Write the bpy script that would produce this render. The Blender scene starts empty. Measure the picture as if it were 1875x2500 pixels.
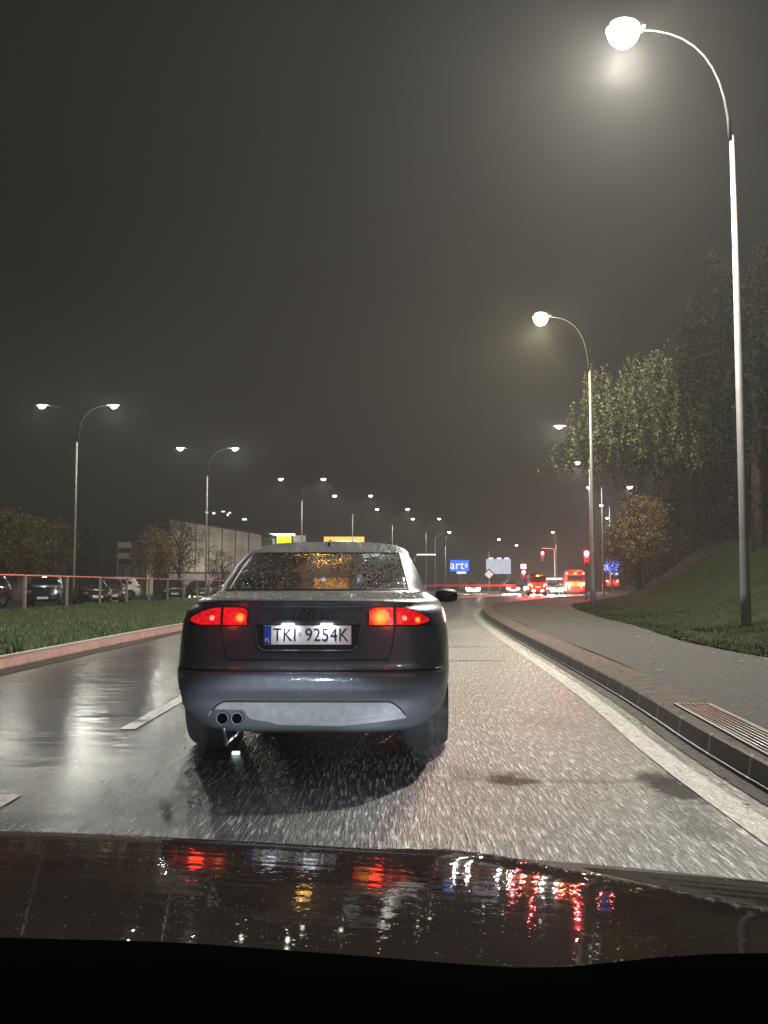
import bpy, bmesh, math, random
from mathutils import Vector, Matrix
R = math.radians
sc = bpy.context.scene
COL = sc.collection
rnd = random.Random(7)

# ------------------------------------------------------------------ camera
FPX, CX, CY, HOR, CAMZ = 2300.0, 937.5, 1250.0, 1428.0, 1.08
PITCH = math.atan((HOR - CY) / FPX)
cd = bpy.data.cameras.new('camera'); cam = bpy.data.objects.new('camera', cd); COL.objects.link(cam)
cd.sensor_fit = 'VERTICAL'; cd.sensor_height = 24; cd.lens = FPX / 2500 * 24
cd.clip_start = 0.03; cd.clip_end = 3000
cam.location = (0, 0, CAMZ); cam.rotation_euler = (math.pi / 2 + PITCH, 0, 0)
sc.camera = cam
cp, sp = math.cos(PITCH), math.sin(PITCH)
def ray(px, py):
    u, v = (px - CX) / FPX, (CY - py) / FPX
    return Vector((u, cp - v * sp, sp + v * cp))
def onz(px, py, z=0.0):
    d = ray(px, py); t = (z - CAMZ) / d.z
    return Vector((d.x * t, d.y * t, z))
def aty(px, py, Y):
    d = ray(px, py); t = Y / d.y
    return Vector((d.x * t, Y, CAMZ + d.z * t))
def xat(px, Y): return (px - CX) / FPX * Y / cp

# ------------------------------------------------------------------ materials
def new_mat(name):
    m = bpy.data.materials.new(name); m.use_nodes = True
    nt = m.node_tree
    return m, nt, nt.nodes['Principled BSDF']
def N(nt, t, **kw):
    n = nt.nodes.new(t)
    for k, v in kw.items():
        if k in n.inputs: n.inputs[k].default_value = v
        else: setattr(n, k, v)
    return n
def ramp(nt, src, stops):
    r = nt.nodes.new('ShaderNodeValToRGB')
    els = r.color_ramp.elements
    while len(els) < len(stops): els.new(0.5)
    for e, (p, c) in zip(els, stops):
        e.position = p; e.color = (c, c, c, 1) if not isinstance(c, tuple) else (*c, 1)
    nt.links.new(src, r.inputs[0]); return r.outputs[0]
def coords(nt, scale=(1, 1, 1), kind='Object', rot=(0, 0, 0)):
    tc = nt.nodes.new('ShaderNodeTexCoord'); mp = nt.nodes.new('ShaderNodeMapping')
    mp.inputs['Scale'].default_value = scale; mp.inputs['Rotation'].default_value = rot
    nt.links.new(tc.outputs[kind], mp.inputs[0]); return mp.outputs[0]
def noise(nt, vec, scale, detail=4, rough=0.55):
    n = nt.nodes.new('ShaderNodeTexNoise'); n.inputs['Scale'].default_value = scale
    n.inputs['Detail'].default_value = detail; n.inputs['Roughness'].default_value = rough
    nt.links.new(vec, n.inputs['Vector']); return n.outputs['Fac']
def voro(nt, vec, scale, feature='F1'):
    n = nt.nodes.new('ShaderNodeTexVoronoi'); n.feature = feature; n.inputs['Scale'].default_value = scale
    nt.links.new(vec, n.inputs['Vector']); return n
def bump(nt, b, h, strength=0.3, dist=0.01, prev=None):
    n = nt.nodes.new('ShaderNodeBump'); n.inputs['Strength'].default_value = strength; n.inputs['Distance'].default_value = dist
    nt.links.new(h, n.inputs['Height'])
    if prev: nt.links.new(prev, n.inputs['Normal'])
    nt.links.new(n.outputs[0], b.inputs['Normal']); return n.outputs[0]
def mix(nt, f, a, b_):
    m = nt.nodes.new('ShaderNodeMix'); m.data_type = 'RGBA'
    for s, v in ((0, f), (6, a), (7, b_)):
        if isinstance(v, (int, float)): m.inputs[s].default_value = v
        elif isinstance(v, tuple): m.inputs[s].default_value = (*v, 1)
        else: nt.links.new(v, m.inputs[s])
    return m.outputs[2]
def simple(name, col, rough=0.6, metal=0.0, var=0.25, vs=6.0, bs=0.0, bscale=40, emis=None, es=0.0, coat=0.0):
    m, nt, b = new_mat(name)
    v = coords(nt)
    f = noise(nt, v, vs)
    lo = tuple(c * (1 - var) for c in col); hi = tuple(min(1, c * (1 + var)) for c in col)
    nt.links.new(ramp(nt, f, [(0.3, lo), (0.7, hi)]), b.inputs['Base Color'])
    b.inputs['Roughness'].default_value = rough; b.inputs['Metallic'].default_value = metal
    if rough >= 0.7: b.inputs['Specular IOR Level'].default_value = 0.05
    b.inputs['Coat Weight'].default_value = coat; b.inputs['Coat Roughness'].default_value = 0.05
    if bs: bump(nt, b, noise(nt, v, bscale), bs)
    if emis:
        b.inputs['Emission Color'].default_value = (*emis, 1); b.inputs['Emission Strength'].default_value = es
    return m
def emit(name, col, s):
    m, nt, b = new_mat(name)
    b.inputs['Base Color'].default_value = (*[c * 0.3 for c in col], 1)
    b.inputs['Emission Color'].default_value = (*col, 1); b.inputs['Emission Strength'].default_value = s
    b.inputs['Roughness'].default_value = 0.3
    return m

def rng(nt, src, a, b, c, d):
    n = N(nt, 'ShaderNodeMapRange'); nt.links.new(src, n.inputs['Value'])
    for k, v_ in (('From Min', a), ('From Max', b), ('To Min', c), ('To Max', d)): n.inputs[k].default_value = v_
    return n.outputs[0]
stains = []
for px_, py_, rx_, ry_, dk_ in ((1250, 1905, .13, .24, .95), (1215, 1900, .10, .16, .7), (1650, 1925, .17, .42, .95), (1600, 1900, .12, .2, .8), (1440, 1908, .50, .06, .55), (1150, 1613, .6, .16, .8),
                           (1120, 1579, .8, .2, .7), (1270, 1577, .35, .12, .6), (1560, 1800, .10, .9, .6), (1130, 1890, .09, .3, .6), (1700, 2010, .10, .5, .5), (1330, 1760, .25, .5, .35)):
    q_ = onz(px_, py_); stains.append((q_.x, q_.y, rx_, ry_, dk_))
def road_material(name, rlo=0.2, rhi=0.5, strength=0.55):
    m, nt, b = new_mat(name)
    v = coords(nt)
    vs = coords(nt, (1, 0.075, 1))            # grain stretched along travel imitates motion streaks; its pale specks are painted glints
    grain = noise(nt, vs, 62, 3, 0.8)
    fine = voro(nt, vs, 95)
    big = noise(nt, coords(nt, (1, 0.35, 1)), 0.55, 5, 0.6)
    colr = ramp(nt, grain, [(0.42, (0.006, 0.006, 0.007)), (0.50, (0.030, 0.030, 0.030)), (0.57, (0.16, 0.16, 0.155)), (0.66, (0.62, 0.62, 0.60))])
    dark = ramp(nt, big, [(0.36, 0.45), (0.55, 1.0)])
    mm = nt.nodes.new('ShaderNodeMix'); mm.data_type = 'RGBA'; mm.blend_type = 'MULTIPLY'; mm.inputs[0].default_value = 1
    nt.links.new(colr, mm.inputs[6]); nt.links.new(dark, mm.inputs[7])
    sx = nt.nodes.new('ShaderNodeSeparateXYZ'); nt.links.new(v, sx.inputs[0])
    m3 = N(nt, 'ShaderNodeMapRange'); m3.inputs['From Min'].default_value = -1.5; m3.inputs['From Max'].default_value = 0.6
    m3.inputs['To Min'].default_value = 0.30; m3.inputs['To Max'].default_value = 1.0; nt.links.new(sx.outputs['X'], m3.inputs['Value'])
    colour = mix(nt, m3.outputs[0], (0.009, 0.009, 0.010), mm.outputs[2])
    wob = nt.nodes.new('ShaderNodeTexNoise'); wob.inputs['Scale'].default_value = 9; wob.inputs['Detail'].default_value = 5; nt.links.new(v, wob.inputs['Vector'])
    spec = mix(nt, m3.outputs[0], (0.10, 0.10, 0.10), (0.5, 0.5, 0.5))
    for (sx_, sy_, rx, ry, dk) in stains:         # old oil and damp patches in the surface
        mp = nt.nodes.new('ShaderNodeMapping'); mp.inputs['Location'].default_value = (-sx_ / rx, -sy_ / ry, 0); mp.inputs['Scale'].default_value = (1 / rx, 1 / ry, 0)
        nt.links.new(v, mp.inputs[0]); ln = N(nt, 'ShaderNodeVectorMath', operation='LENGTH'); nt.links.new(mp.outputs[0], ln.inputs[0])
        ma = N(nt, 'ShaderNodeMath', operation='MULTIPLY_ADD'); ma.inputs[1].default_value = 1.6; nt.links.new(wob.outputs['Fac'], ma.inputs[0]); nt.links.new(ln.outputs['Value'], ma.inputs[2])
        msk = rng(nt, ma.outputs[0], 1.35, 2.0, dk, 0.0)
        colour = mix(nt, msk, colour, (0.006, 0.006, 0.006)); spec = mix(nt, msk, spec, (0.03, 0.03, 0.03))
    nt.links.new(spec, b.inputs['Specular IOR Level'])
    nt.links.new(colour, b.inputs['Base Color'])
    mr = N(nt, 'ShaderNodeMapRange'); mr.inputs['From Min'].default_value = -2.2; mr.inputs['From Max'].default_value = 0.9
    mr.inputs['To Min'].default_value = rlo; mr.inputs['To Max'].default_value = rhi
    nt.links.new(sx.outputs['X'], mr.inputs['Value'])
    ad = nt.nodes.new('ShaderNodeMath'); ad.operation = 'MULTIPLY_ADD'; ad.inputs[1].default_value = 0.22
    nt.links.new(big, ad.inputs[0]); nt.links.new(mr.outputs[0], ad.inputs[2])
    sb = nt.nodes.new('ShaderNodeMath'); sb.operation = 'SUBTRACT'; sb.inputs[1].default_value = 0.1
    nt.links.new(ad.outputs[0], sb.inputs[0]); nt.links.new(sb.outputs[0], b.inputs['Roughness'])
    b.inputs['IOR'].default_value = 1.5
    n1 = bump(nt, b, noise(nt, coords(nt, (0.6, 1.0, 1), rot=(0, 0, 0.35)), 4.0, 3, 0.5), 0.42, 0.02)
    bump(nt, b, grain, 1.0, 0.03, n1)
    m2 = N(nt, 'ShaderNodeMapRange'); m2.inputs['From Min'].default_value = -1.6; m2.inputs['From Max'].default_value = 0.7
    m2.inputs['To Min'].default_value = 0.10; m2.inputs['To Max'].default_value = 0.75
    nt.links.new(sx.outputs['X'], m2.inputs['Value'])
    bn = [n for n in nt.nodes if n.type == 'BUMP' and abs(n.inputs['Distance'].default_value - 0.03) < 1e-6][0]
    nt.links.new(m2.outputs[0], bn.inputs['Strength'])
    return m
M = {}
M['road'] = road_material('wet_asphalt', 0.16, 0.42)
M['path'] = simple('worn_asphalt', (0.032, 0.031, 0.031), 0.85, var=0.7, vs=26, bs=0.9, bscale=34)
M['path'].node_tree.nodes['Principled BSDF'].inputs['Specular IOR Level'].default_value = 0.2
M['lot'] = simple('lot_asphalt', (0.03, 0.03, 0.03), 0.35, var=0.3, vs=12, bs=0.3, bscale=40)
def worn_paint():
    m, nt, b = new_mat('worn_road_paint'); v = coords(nt, (1, 0.25, 1))
    a = noise(nt, v, 14, 6, 0.75); g = noise(nt, v, 45, 3, 0.7)
    ad = nt.nodes.new('ShaderNodeMath'); ad.operation = 'ADD'; nt.links.new(a, ad.inputs[0]); nt.links.new(g, ad.inputs[1])
    nt.links.new(ramp(nt, ad.outputs[0], [(0.40, (0.05, 0.05, 0.047)), (0.56, (0.20, 0.19, 0.175)), (0.72, (0.26, 0.255, 0.24))]), b.inputs['Base Color'])
    ad.use_clamp = False; b.inputs['Roughness'].default_value = 0.45; bump(nt, b, g, 0.8, 0.02)
    dv = nt.nodes.new('ShaderNodeMath'); dv.operation = 'MULTIPLY'; dv.inputs[1].default_value = 0.5
    l = ad.outputs[0].links[0]; to = l.to_socket; nt.links.new(ad.outputs[0], dv.inputs[0]); nt.links.new(dv.outputs[0], to)
    return m
M['mark'] = worn_paint()
M['gutter'] = simple('gutter_concrete', (0.05, 0.047, 0.044), 0.7, var=0.6, vs=14, bs=0.5, bscale=60)
M['kerb'] = simple('kerb_concrete', (0.05, 0.042, 0.040), 0.45, var=0.3, vs=9, bs=0.5, bscale=50)
def jointed(mm_, step=0.75):
    nt = mm_.node_tree; b = nt.nodes['Principled BSDF']; v = coords(nt); sx = nt.nodes.new('ShaderNodeSeparateXYZ'); nt.links.new(v, sx.inputs[0])
    d = N(nt, 'ShaderNodeMath', operation='DIVIDE'); d.inputs[1].default_value = step; nt.links.new(sx.outputs['Y'], d.inputs[0])
    f = N(nt, 'ShaderNodeMath', operation='FRACT'); nt.links.new(d.outputs[0], f.inputs[0])
    src = b.inputs['Base Color'].links[0].from_socket
    nt.links.new(mix(nt, ramp(nt, f.outputs[0], [(0.0, 1.0), (0.05, 1.0), (0.06, 0.0), (1.0, 0.0)]), src, (0.26, 0.22, 0.19)), b.inputs['Base Color'])
jointed(M['kerb'])
M['kerbtop'] = simple('paver_strip', (0.055, 0.042, 0.037), 0.7, var=0.6, vs=11, bs=0.5, bscale=50)
M['tailred_kerb'] = simple('tailred_concrete', (0.15, 0.070, 0.058), 0.5, var=0.4, vs=5, bs=0.4, bscale=30)  # tail-light red is put into the concrete colour
M['palekerb'] = simple('pale_kerb', (0.42, 0.40, 0.36), 0.6, var=0.2, vs=5)
M['soil'] = simple('soil', (0.022, 0.024, 0.014), 0.9, var=0.4, vs=2, bs=0.6, bscale=12)
def grass_mat():
    m, nt, b = new_mat('grass_turf'); v = coords(nt)
    f = noise(nt, v, 1.2, 6, 0.7); g = noise(nt, v, 28, 4, 0.7)
    a = ramp(nt, f, [(0.3, (0.022, 0.045, 0.010)), (0.55, (0.040, 0.066, 0.017)), (0.75, (0.075, 0.075, 0.030))])
    mm = nt.nodes.new('ShaderNodeMix'); mm.data_type = 'RGBA'; mm.blend_type = 'MULTIPLY'; mm.inputs[0].default_value = 0.9
    nt.links.new(a, mm.inputs[6]); nt.links.new(ramp(nt, g, [(0.3, 0.35), (0.7, 1.3)]), mm.inputs[7])
    nt.links.new(mm.outputs[2], b.inputs['Base Color']); b.inputs['Roughness'].default_value = 0.75
    b.inputs['Specular IOR Level'].default_value = 0.25
    bump(nt, b, g, 0.8, 0.05); return m
M['grass'] = grass_mat()
M['blade'] = simple('grass_blades', (0.05, 0.085, 0.02), 0.6, var=0.5, vs=2)
M['pole'] = simple('galvanised_steel', (0.19, 0.19, 0.185), 0.5, 0.3, var=0.15, vs=4)
M['arm'] = simple('shaded_arm', (0.02, 0.02, 0.02), 0.8, 0.0)  # near-black colour so the arms look shaded despite their own lamps
M['head'] = simple('lamp_housing', (0.12, 0.12, 0.12), 0.5)
M['lens'] = emit('street_lamp_lens', (1.0, 0.93, 0.74), 22)
M['lens_yellow'] = emit('street_lamp_lens_warm', (1.0, 0.86, 0.40), 2.6)
M['black'] = simple('black_plastic', (0.012, 0.012, 0.012), 0.55, bs=0.1)
M['rubber'] = simple('tyre_rubber', (0.018, 0.018, 0.019), 0.7, bs=0.2)
M['rim'] = simple('alloy', (0.35, 0.35, 0.36), 0.35, 0.8)
M['chrome'] = simple('chrome', (0.55, 0.55, 0.56), 0.22, 0.95, var=0.1)
M['darksteel'] = simple('dark_steel', (0.10, 0.10, 0.10), 0.4, 0.7)

def paint(name, col, metal=0.45, rough=0.38, coat=0.6, drops=0.5, dirt=0.0):
    """dark metallic paint under a wet film, beaded with rain; drops only where the panel faces up"""
    m, nt, b = new_mat(name)
    v = coords(nt)
    f = noise(nt, coords(nt, (1, 1, 0.25)), 9, 6, 0.65)
    base = ramp(nt, f, [(0.3, tuple(c * 0.8 for c in col)), (0.7, tuple(c * 1.25 for c in col))])
    if dirt:
        sx = nt.nodes.new('ShaderNodeSeparateXYZ'); nt.links.new(v, sx.inputs[0])
        k = noise(nt, coords(nt, (1, 1, 0.12)), 26, 5, 0.7)
        ad = nt.nodes.new('ShaderNodeMath'); ad.operation = 'MULTIPLY_ADD'; ad.inputs[1].default_value = 0.30
        nt.links.new(k, ad.inputs[0]); nt.links.new(sx.outputs['Z'], ad.inputs[2])
        mask = ramp(nt, ad.outputs[0], [(0.55, dirt), (0.80, 0.0)])
        base = mix(nt, mask, base, (0.17, 0.165, 0.155))
        rr = ramp(nt, mask, [(0.0, rough), (dirt, 0.62)])
        nt.links.new(rr, b.inputs['Roughness'])
        cw = ramp(nt, mask, [(0.0, coat), (dirt, coat * 0.25)])
        nt.links.new(cw, b.inputs['Coat Weight'])
    else:
        b.inputs['Roughness'].default_value = rough; b.inputs['Coat Weight'].default_value = coat
    nt.links.new(base, b.inputs['Base Color']); b.inputs['Metallic'].default_value = metal
    b.inputs['Coat Roughness'].default_value = 0.06
    if drops:
        vo = voro(nt, v, 85)
        h = ramp(nt, vo.outputs['Distance'], [(0.0, 1.0), (0.42, 0.0)])
        ge = nt.nodes.new('ShaderNodeNewGeometry'); sn = nt.nodes.new('ShaderNodeSeparateXYZ')
        nt.links.new(ge.outputs['Normal'], sn.inputs[0])
        up = ramp(nt, sn.outputs['Z'], [(0.15, 0.12), (0.6, 1.0)])
        mu = nt.nodes.new('ShaderNodeMath'); mu.operation = 'MULTIPLY'
        nt.links.new(h, mu.inputs[0]); nt.links.new(up, mu.inputs[1])
        n = bump(nt, b, mu.outputs[0], drops, 0.004)
        nt.links.new(n, b.inputs['Coat Normal'])
    return m
M['audi'] = paint('dark_metallic_paint', (0.072, 0.080, 0.108), 0.3, 0.40, 0.6, dirt=0.42)
M['dirty'] = simple('road_grimed_plastic', (0.30, 0.30, 0.30), 0.7, var=0.14, vs=20, bs=0.2, bscale=60)
M['bonnet'] = paint('own_bonnet_paint', (0.022, 0.016, 0.014), 0.0, 1.0, 0.42, drops=0.02)
M['bonnet'].node_tree.nodes['Principled BSDF'].inputs['Coat Roughness'].default_value = 0.035
M['bonnet'].node_tree.nodes['Principled BSDF'].inputs['Specular IOR Level'].default_value = 0.0
for n_, c_ in (('car_black', (0.012, 0.012, 0.014)), ('car_blue', (0.012, 0.018, 0.035)), ('car_grey', (0.05, 0.05, 0.055)),
               ('car_white', (0.75, 0.75, 0.73)), ('car_brown', (0.05, 0.035, 0.03)), ('car_brake_glow', (0.45, 0.03, 0.02)), ('car_maroon', (0.22, 0.02, 0.015))):
    M[n_] = paint(n_, c_, 0.2 if n_ in ('car_white', 'car_brake_glow') else 0.4, 0.3, 1.0, drops=0.0)
def glass(name, tint, rough=0.03, drops=0.0, alpha=0.35):
    m, nt, b = new_mat(name)
    b.inputs['Base Color'].default_value = (*tint, 1); b.inputs['Roughness'].default_value = rough
    b.inputs['Alpha'].default_value = alpha; b.inputs['Coat Weight'].default_value = 0.6
    if drops:
        v = coords(nt)
        vo = voro(nt, v, 60); vo2 = voro(nt, v, 130)
        h1 = ramp(nt, vo.outputs['Distance'], [(0.0, 1.0), (0.40, 0.0)])
        h2 = ramp(nt, vo2.outputs['Distance'], [(0.0, 1.0), (0.45, 0.0)])
        mx = nt.nodes.new('ShaderNodeMath'); mx.operation = 'MAXIMUM'
        nt.links.new(h1, mx.inputs[0]); nt.links.new(h2, mx.inputs[1])
        bump(nt, b, mx.outputs[0], drops, 0.012)
    return m
M['glass'] = glass('dark_glass', (0.012, 0.014, 0.014), alpha=0.75)
def wet_glass():
    """rear screen: clear glass covered in beads of water that bend the light behind them"""
    m, nt, b = new_mat('rain_beaded_glass')
    nt.nodes.remove(b)
    out = nt.nodes['Material Output']
    v = coords(nt)
    vo = voro(nt, v, 42); vo2 = voro(nt, v, 95)
    h1 = ramp(nt, vo.outputs['Distance'], [(0.0, 1.0), (0.38, 0.0)])
    h2 = ramp(nt, vo2.outputs['Distance'], [(0.0, 0.6), (0.42, 0.0)])
    mx = nt.nodes.new('ShaderNodeMath'); mx.operation = 'MAXIMUM'
    nt.links.new(h1, mx.inputs[0]); nt.links.new(h2, mx.inputs[1])
    sx = nt.nodes.new('ShaderNodeSeparateXYZ'); nt.links.new(v, sx.inputs[0])
    k = ramp(nt, noise(nt, v, 4, 3), [(0.38, 0.25), (0.55, 1.0)])
    lft = ramp(nt, sx.outputs['X'], [(0.0, 1.0), (1.0, 1.0)])
    mu = nt.nodes.new('ShaderNodeMath'); mu.operation = 'MULTIPLY'
    nt.links.new(mx.outputs[0], mu.inputs[0]); nt.links.new(k, mu.inputs[1])
    bp = nt.nodes.new('ShaderNodeBump'); bp.inputs['Strength'].default_value = 1.0; bp.inputs['Distance'].default_value = 0.010
    nt.links.new(mu.outputs[0], bp.inputs['Height'])
    refr = nt.nodes.new('ShaderNodeBsdfRefraction'); refr.inputs['IOR'].default_value = 1.28; refr.inputs['Roughness'].default_value = 0.12
    refr.inputs['Color'].default_value = (0.75, 0.78, 0.76, 1)
    tr = nt.nodes.new('ShaderNodeBsdfTransparent'); tr.inputs['Color'].default_value = (0.62, 0.65, 0.64, 1)
    gl = nt.nodes.new('ShaderNodeBsdfGlossy'); gl.inputs['Roughness'].default_value = 0.10
    gl.inputs['Color'].default_value = (0.9, 0.9, 0.9, 1)
    for n in (refr, gl): nt.links.new(bp.outputs[0], n.inputs['Normal'])
    m1 = nt.nodes.new('ShaderNodeMixShader'); m1.inputs[0].default_value = 0.8
    nt.links.new(tr.outputs[0], m1.inputs[1]); nt.links.new(refr.outputs[0], m1.inputs[2])
    fr = nt.nodes.new('ShaderNodeFresnel'); fr.inputs['IOR'].default_value = 1.5
    nt.links.new(bp.outputs[0], fr.inputs['Normal'])
    m2 = nt.nodes.new('ShaderNodeMixShader'); nt.links.new(fr.outputs[0], m2.inputs[0])
    nt.links.new(m1.outputs[0], m2.inputs[1]); nt.links.new(gl.outputs[0], m2.inputs[2])
    nt.links.new(m2.outputs[0], out.inputs['Surface'])
    return m
M['wetglass'] = wet_glass()

# ------------------------------------------------------------------ mesh building
class MB:
    def __init__(s): s.v = []; s.f = []; s.mi = []; s.sm = []
    def add(s, vs, fs, mi=0, smooth=True):
        b = len(s.v); s.v += [tuple(p) for p in vs]
        for f in fs: s.f.append(tuple(b + i for i in f)); s.mi.append(mi); s.sm.append(smooth)
        return s
    def box(s, c, d, rz=0.0, mi=0, bev=0.0, rx=0.0):
        bm = bmesh.new(); bmesh.ops.create_cube(bm, size=1)
        bmesh.ops.scale(bm, vec=d, verts=bm.verts)
        if bev: bmesh.ops.bevel(bm, geom=bm.edges[:], offset=bev, segments=2, affect='EDGES', profile=0.6)
        bmesh.ops.transform(bm, matrix=Matrix.Translation(c) @ Matrix.Rotation(rz, 4, 'Z') @ Matrix.Rotation(rx, 4, 'X'), verts=bm.verts)
        bm.verts.index_update()
        s.add([v.co[:] for v in bm.verts], [[v.index for v in f.verts] for f in bm.faces], mi, False); bm.free(); return s
    def tube(s, pts, rad, seg=8, mi=0, caps=True):
        pts = [Vector(p) for p in pts]; n = len(pts)
        if isinstance(rad, (int, float)): rad = [rad] * n
        rings = []
        up = None
        for i, p in enumerate(pts):
            t = (pts[min(i + 1, n - 1)] - pts[max(i - 1, 0)]).normalized()
            if up is None: up = t.orthogonal().normalized()
            a = (up - t * up.dot(t)).normalized(); b = t.cross(a); up = a
            rings.append([p + (a * math.cos(2 * math.pi * k / seg) + b * math.sin(2 * math.pi * k / seg)) * rad[i] for k in range(seg)])
        vs = [q for r in rings for q in r]; fs = []
        for i in range(n - 1):
            for k in range(seg):
                fs.append((i * seg + k, i * seg + (k + 1) % seg, (i + 1) * seg + (k + 1) % seg, (i + 1) * seg + k))
        if caps: fs.append(tuple(range(seg))[::-1]); fs.append(tuple((n - 1) * seg + k for k in range(seg)))
        return s.add(vs, fs, mi)
    def lathe(s, prof, c, axis='X', seg=24, mi=0):
        """prof: (along, radius) pairs turned about an axis through c"""
        vs = []; fs = []
        for a, r in prof:
            for k in range(seg):
                t = 2 * math.pi * k / seg; p, q = r * math.cos(t), r * math.sin(t)
                o = {'X': (a, p, q), 'Y': (p, a, q), 'Z': (p, q, a)}[axis]
                vs.append((c[0] + o[0], c[1] + o[1], c[2] + o[2]))
        for i in range(len(prof) - 1):
            for k in range(seg):
                fs.append((i * seg + k, i * seg + (k + 1) % seg, (i + 1) * seg + (k + 1) % seg, (i + 1) * seg + k))
        return s.add(vs, fs, mi)
    def grid(s, rows, mi=0, smooth=True):
        nr, nc = len(rows), len(rows[0])
        return s.add([p for r in rows for p in r], [(i * nc + j, i * nc + j + 1, (i + 1) * nc + j + 1, (i + 1) * nc + j) for i in range(nr - 1) for j in range(nc - 1)], mi, smooth)
    def prism(s, poly, axis_vec, mi=0):
        n = len(poly); a = Vector(axis_vec)
        vs = [Vector(p) for p in poly] + [Vector(p) + a for p in poly]
        fs = [tuple(range(n))[::-1], tuple(range(n, 2 * n))] + [(i, (i + 1) % n, n + (i + 1) % n, n + i) for i in range(n)]
        return s.add(vs, fs, mi, False)
    def build(s, name, mats, parent=None, loc=None):
        me = bpy.data.meshes.new(name); me.from_pydata(s.v, [], s.f)
        if not isinstance(mats, (list, tuple)): mats = [mats]
        for m in mats: me.materials.append(M[m] if isinstance(m, str) else m)
        me.polygons.foreach_set('material_index', s.mi); me.polygons.foreach_set('use_smooth', s.sm)
        me.update()
        bm = bmesh.new(); bm.from_mesh(me); bmesh.ops.recalc_face_normals(bm, faces=bm.faces); bm.to_mesh(me); bm.free()
        o = bpy.data.objects.new(name, me); COL.objects.link(o)
        if parent: o.parent = parent
        if loc: o.location = loc
        return o
def tag(o, label=None, cat=None, group=None, kind=None):
    for k, v in (('label', label), ('category', cat), ('group', group), ('kind', kind)):
        if v: o[k] = v
    return o
def thing(name, loc=(0, 0, 0), rz=0.0, label=None, cat=None, group=None):
    o = bpy.data.objects.new(name, None); COL.objects.link(o); o.location = loc; o.rotation_euler = (0, 0, rz)
    o.empty_display_size = 0.3
    return tag(o, label, cat, group)
def structure(o): return tag(o, kind='structure')
def dup(root, parent=None):
    c = root.copy(); COL.objects.link(c)
    if parent: c.parent = parent
    for ch in list(root.children): dup(ch, c)
    return c
def text_mesh(txt, size, depth=0.002, sx=1.0, align='CENTER'):
    cu = bpy.data.curves.new('t', 'FONT'); cu.body = txt; cu.size = size; cu.extrude = depth; cu.align_x = align; cu.align_y = 'CENTER'
    cu.space_character = 1.05
    o = bpy.data.objects.new('t', cu); COL.objects.link(o)
    me = bpy.data.meshes.new_from_object(o.evaluated_get(bpy.context.evaluated_depsgraph_get()))
    bpy.data.objects.remove(o); bpy.data.curves.remove(cu)
    mb = MB()
    # text lies in XY facing +Z; stand it up facing -Y
    mb.add([(v.co.x * sx, -v.co.z, v.co.y) for v in me.vertices], [tuple(p.vertices) for p in me.polygons], 0, False)
    bpy.data.meshes.remove(me); return mb
def shift(mb, d, k=1.0):
    mb.v = [(p[0] * k + d[0], p[1] * k + d[1], p[2] * k + d[2]) for p in mb.v]; return mb
def lerp_tab(tab, x):
    if x <= tab[0][0]: return tab[0][1:]
    for a, b in zip(tab, tab[1:]):
        if x <= b[0]:
            t = (x - a[0]) / (b[0] - a[0]); return tuple(p + (q - p) * t for p, q in zip(a[1:], b[1:]))
    return tab[-1][1:]
def smooth_poly(pts, step=1.0):
    """Catmull-Rom through pts (x, y), resampled"""
    P = [Vector((p[0], p[1])) for p in pts]; P = [2 * P[0] - P[1]] + P + [2 * P[-1] - P[-2]]
    out = []
    for i in range(1, len(P) - 2):
        n = max(2, int((P[i + 1] - P[i]).length / step))
        for k in range(n):
            t = k / n
            out.append(0.5 * ((2 * P[i]) + (-P[i - 1] + P[i + 1]) * t + (2 * P[i - 1] - 5 * P[i] + 4 * P[i + 1] - P[i + 2]) * t * t + (-P[i - 1] + 3 * P[i] - 3 * P[i + 1] + P[i + 2]) * t ** 3))
    out.append(P[-2]); return out
def offset_poly(pl, d):
    out = []
    for i, p in enumerate(pl):
        t = (pl[min(i + 1, len(pl) - 1)] - pl[max(i - 1, 0)]).normalized()
        out.append(p + Vector((t.y, -t.x)) * d)
    return out
def light(name, kind, loc, power, col, parent=None, r=0.1, **kw):
    ld = bpy.data.lights.new(name, kind); ld.energy = power; ld.color = col
    if hasattr(ld, 'shadow_soft_size'): ld.shadow_soft_size = r
    o = bpy.data.objects.new(name, ld); COL.objects.link(o); o.location = loc
    if parent: o.parent = parent
    for k, v in kw.items(): setattr(ld, k, v)
    return o

# ------------------------------------------------------------------ world, haze
w = bpy.data.worlds.new('World'); sc.world = w; w.use_nodes = True
nt = w.node_tree; bg = nt.nodes['Background']
v = coords(nt, (1, 1, 2.5), 'Generated')
cl = noise(nt, v, 2.2, 5, 0.55)
nt.links.new(ramp(nt, cl, [(0.3, (0.0020, 0.0021, 0.0024)), (0.75, (0.0080, 0.0081, 0.0085))]), bg.inputs['Color'])
bg.inputs['Strength'].default_value = 1.0
m = bpy.data.materials.new('haze_air'); m.use_nodes = True; nt = m.node_tree
nt.nodes.remove(nt.nodes['Principled BSDF'])
pv = nt.nodes.new('ShaderNodeVolumePrincipled'); pv.inputs['Color'].default_value = (0.92, 0.92, 0.90, 1)
pv.inputs['Density'].default_value = 0.0010; pv.inputs['Anisotropy'].default_value = 0.1
nt.links.new(pv.outputs[0], nt.nodes['Material Output'].inputs['Volume'])
M['haze'] = m
tag(MB().box((20, 125, 13.0), (420, 330, 30)).build('haze', 'haze'), kind='stuff')

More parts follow.
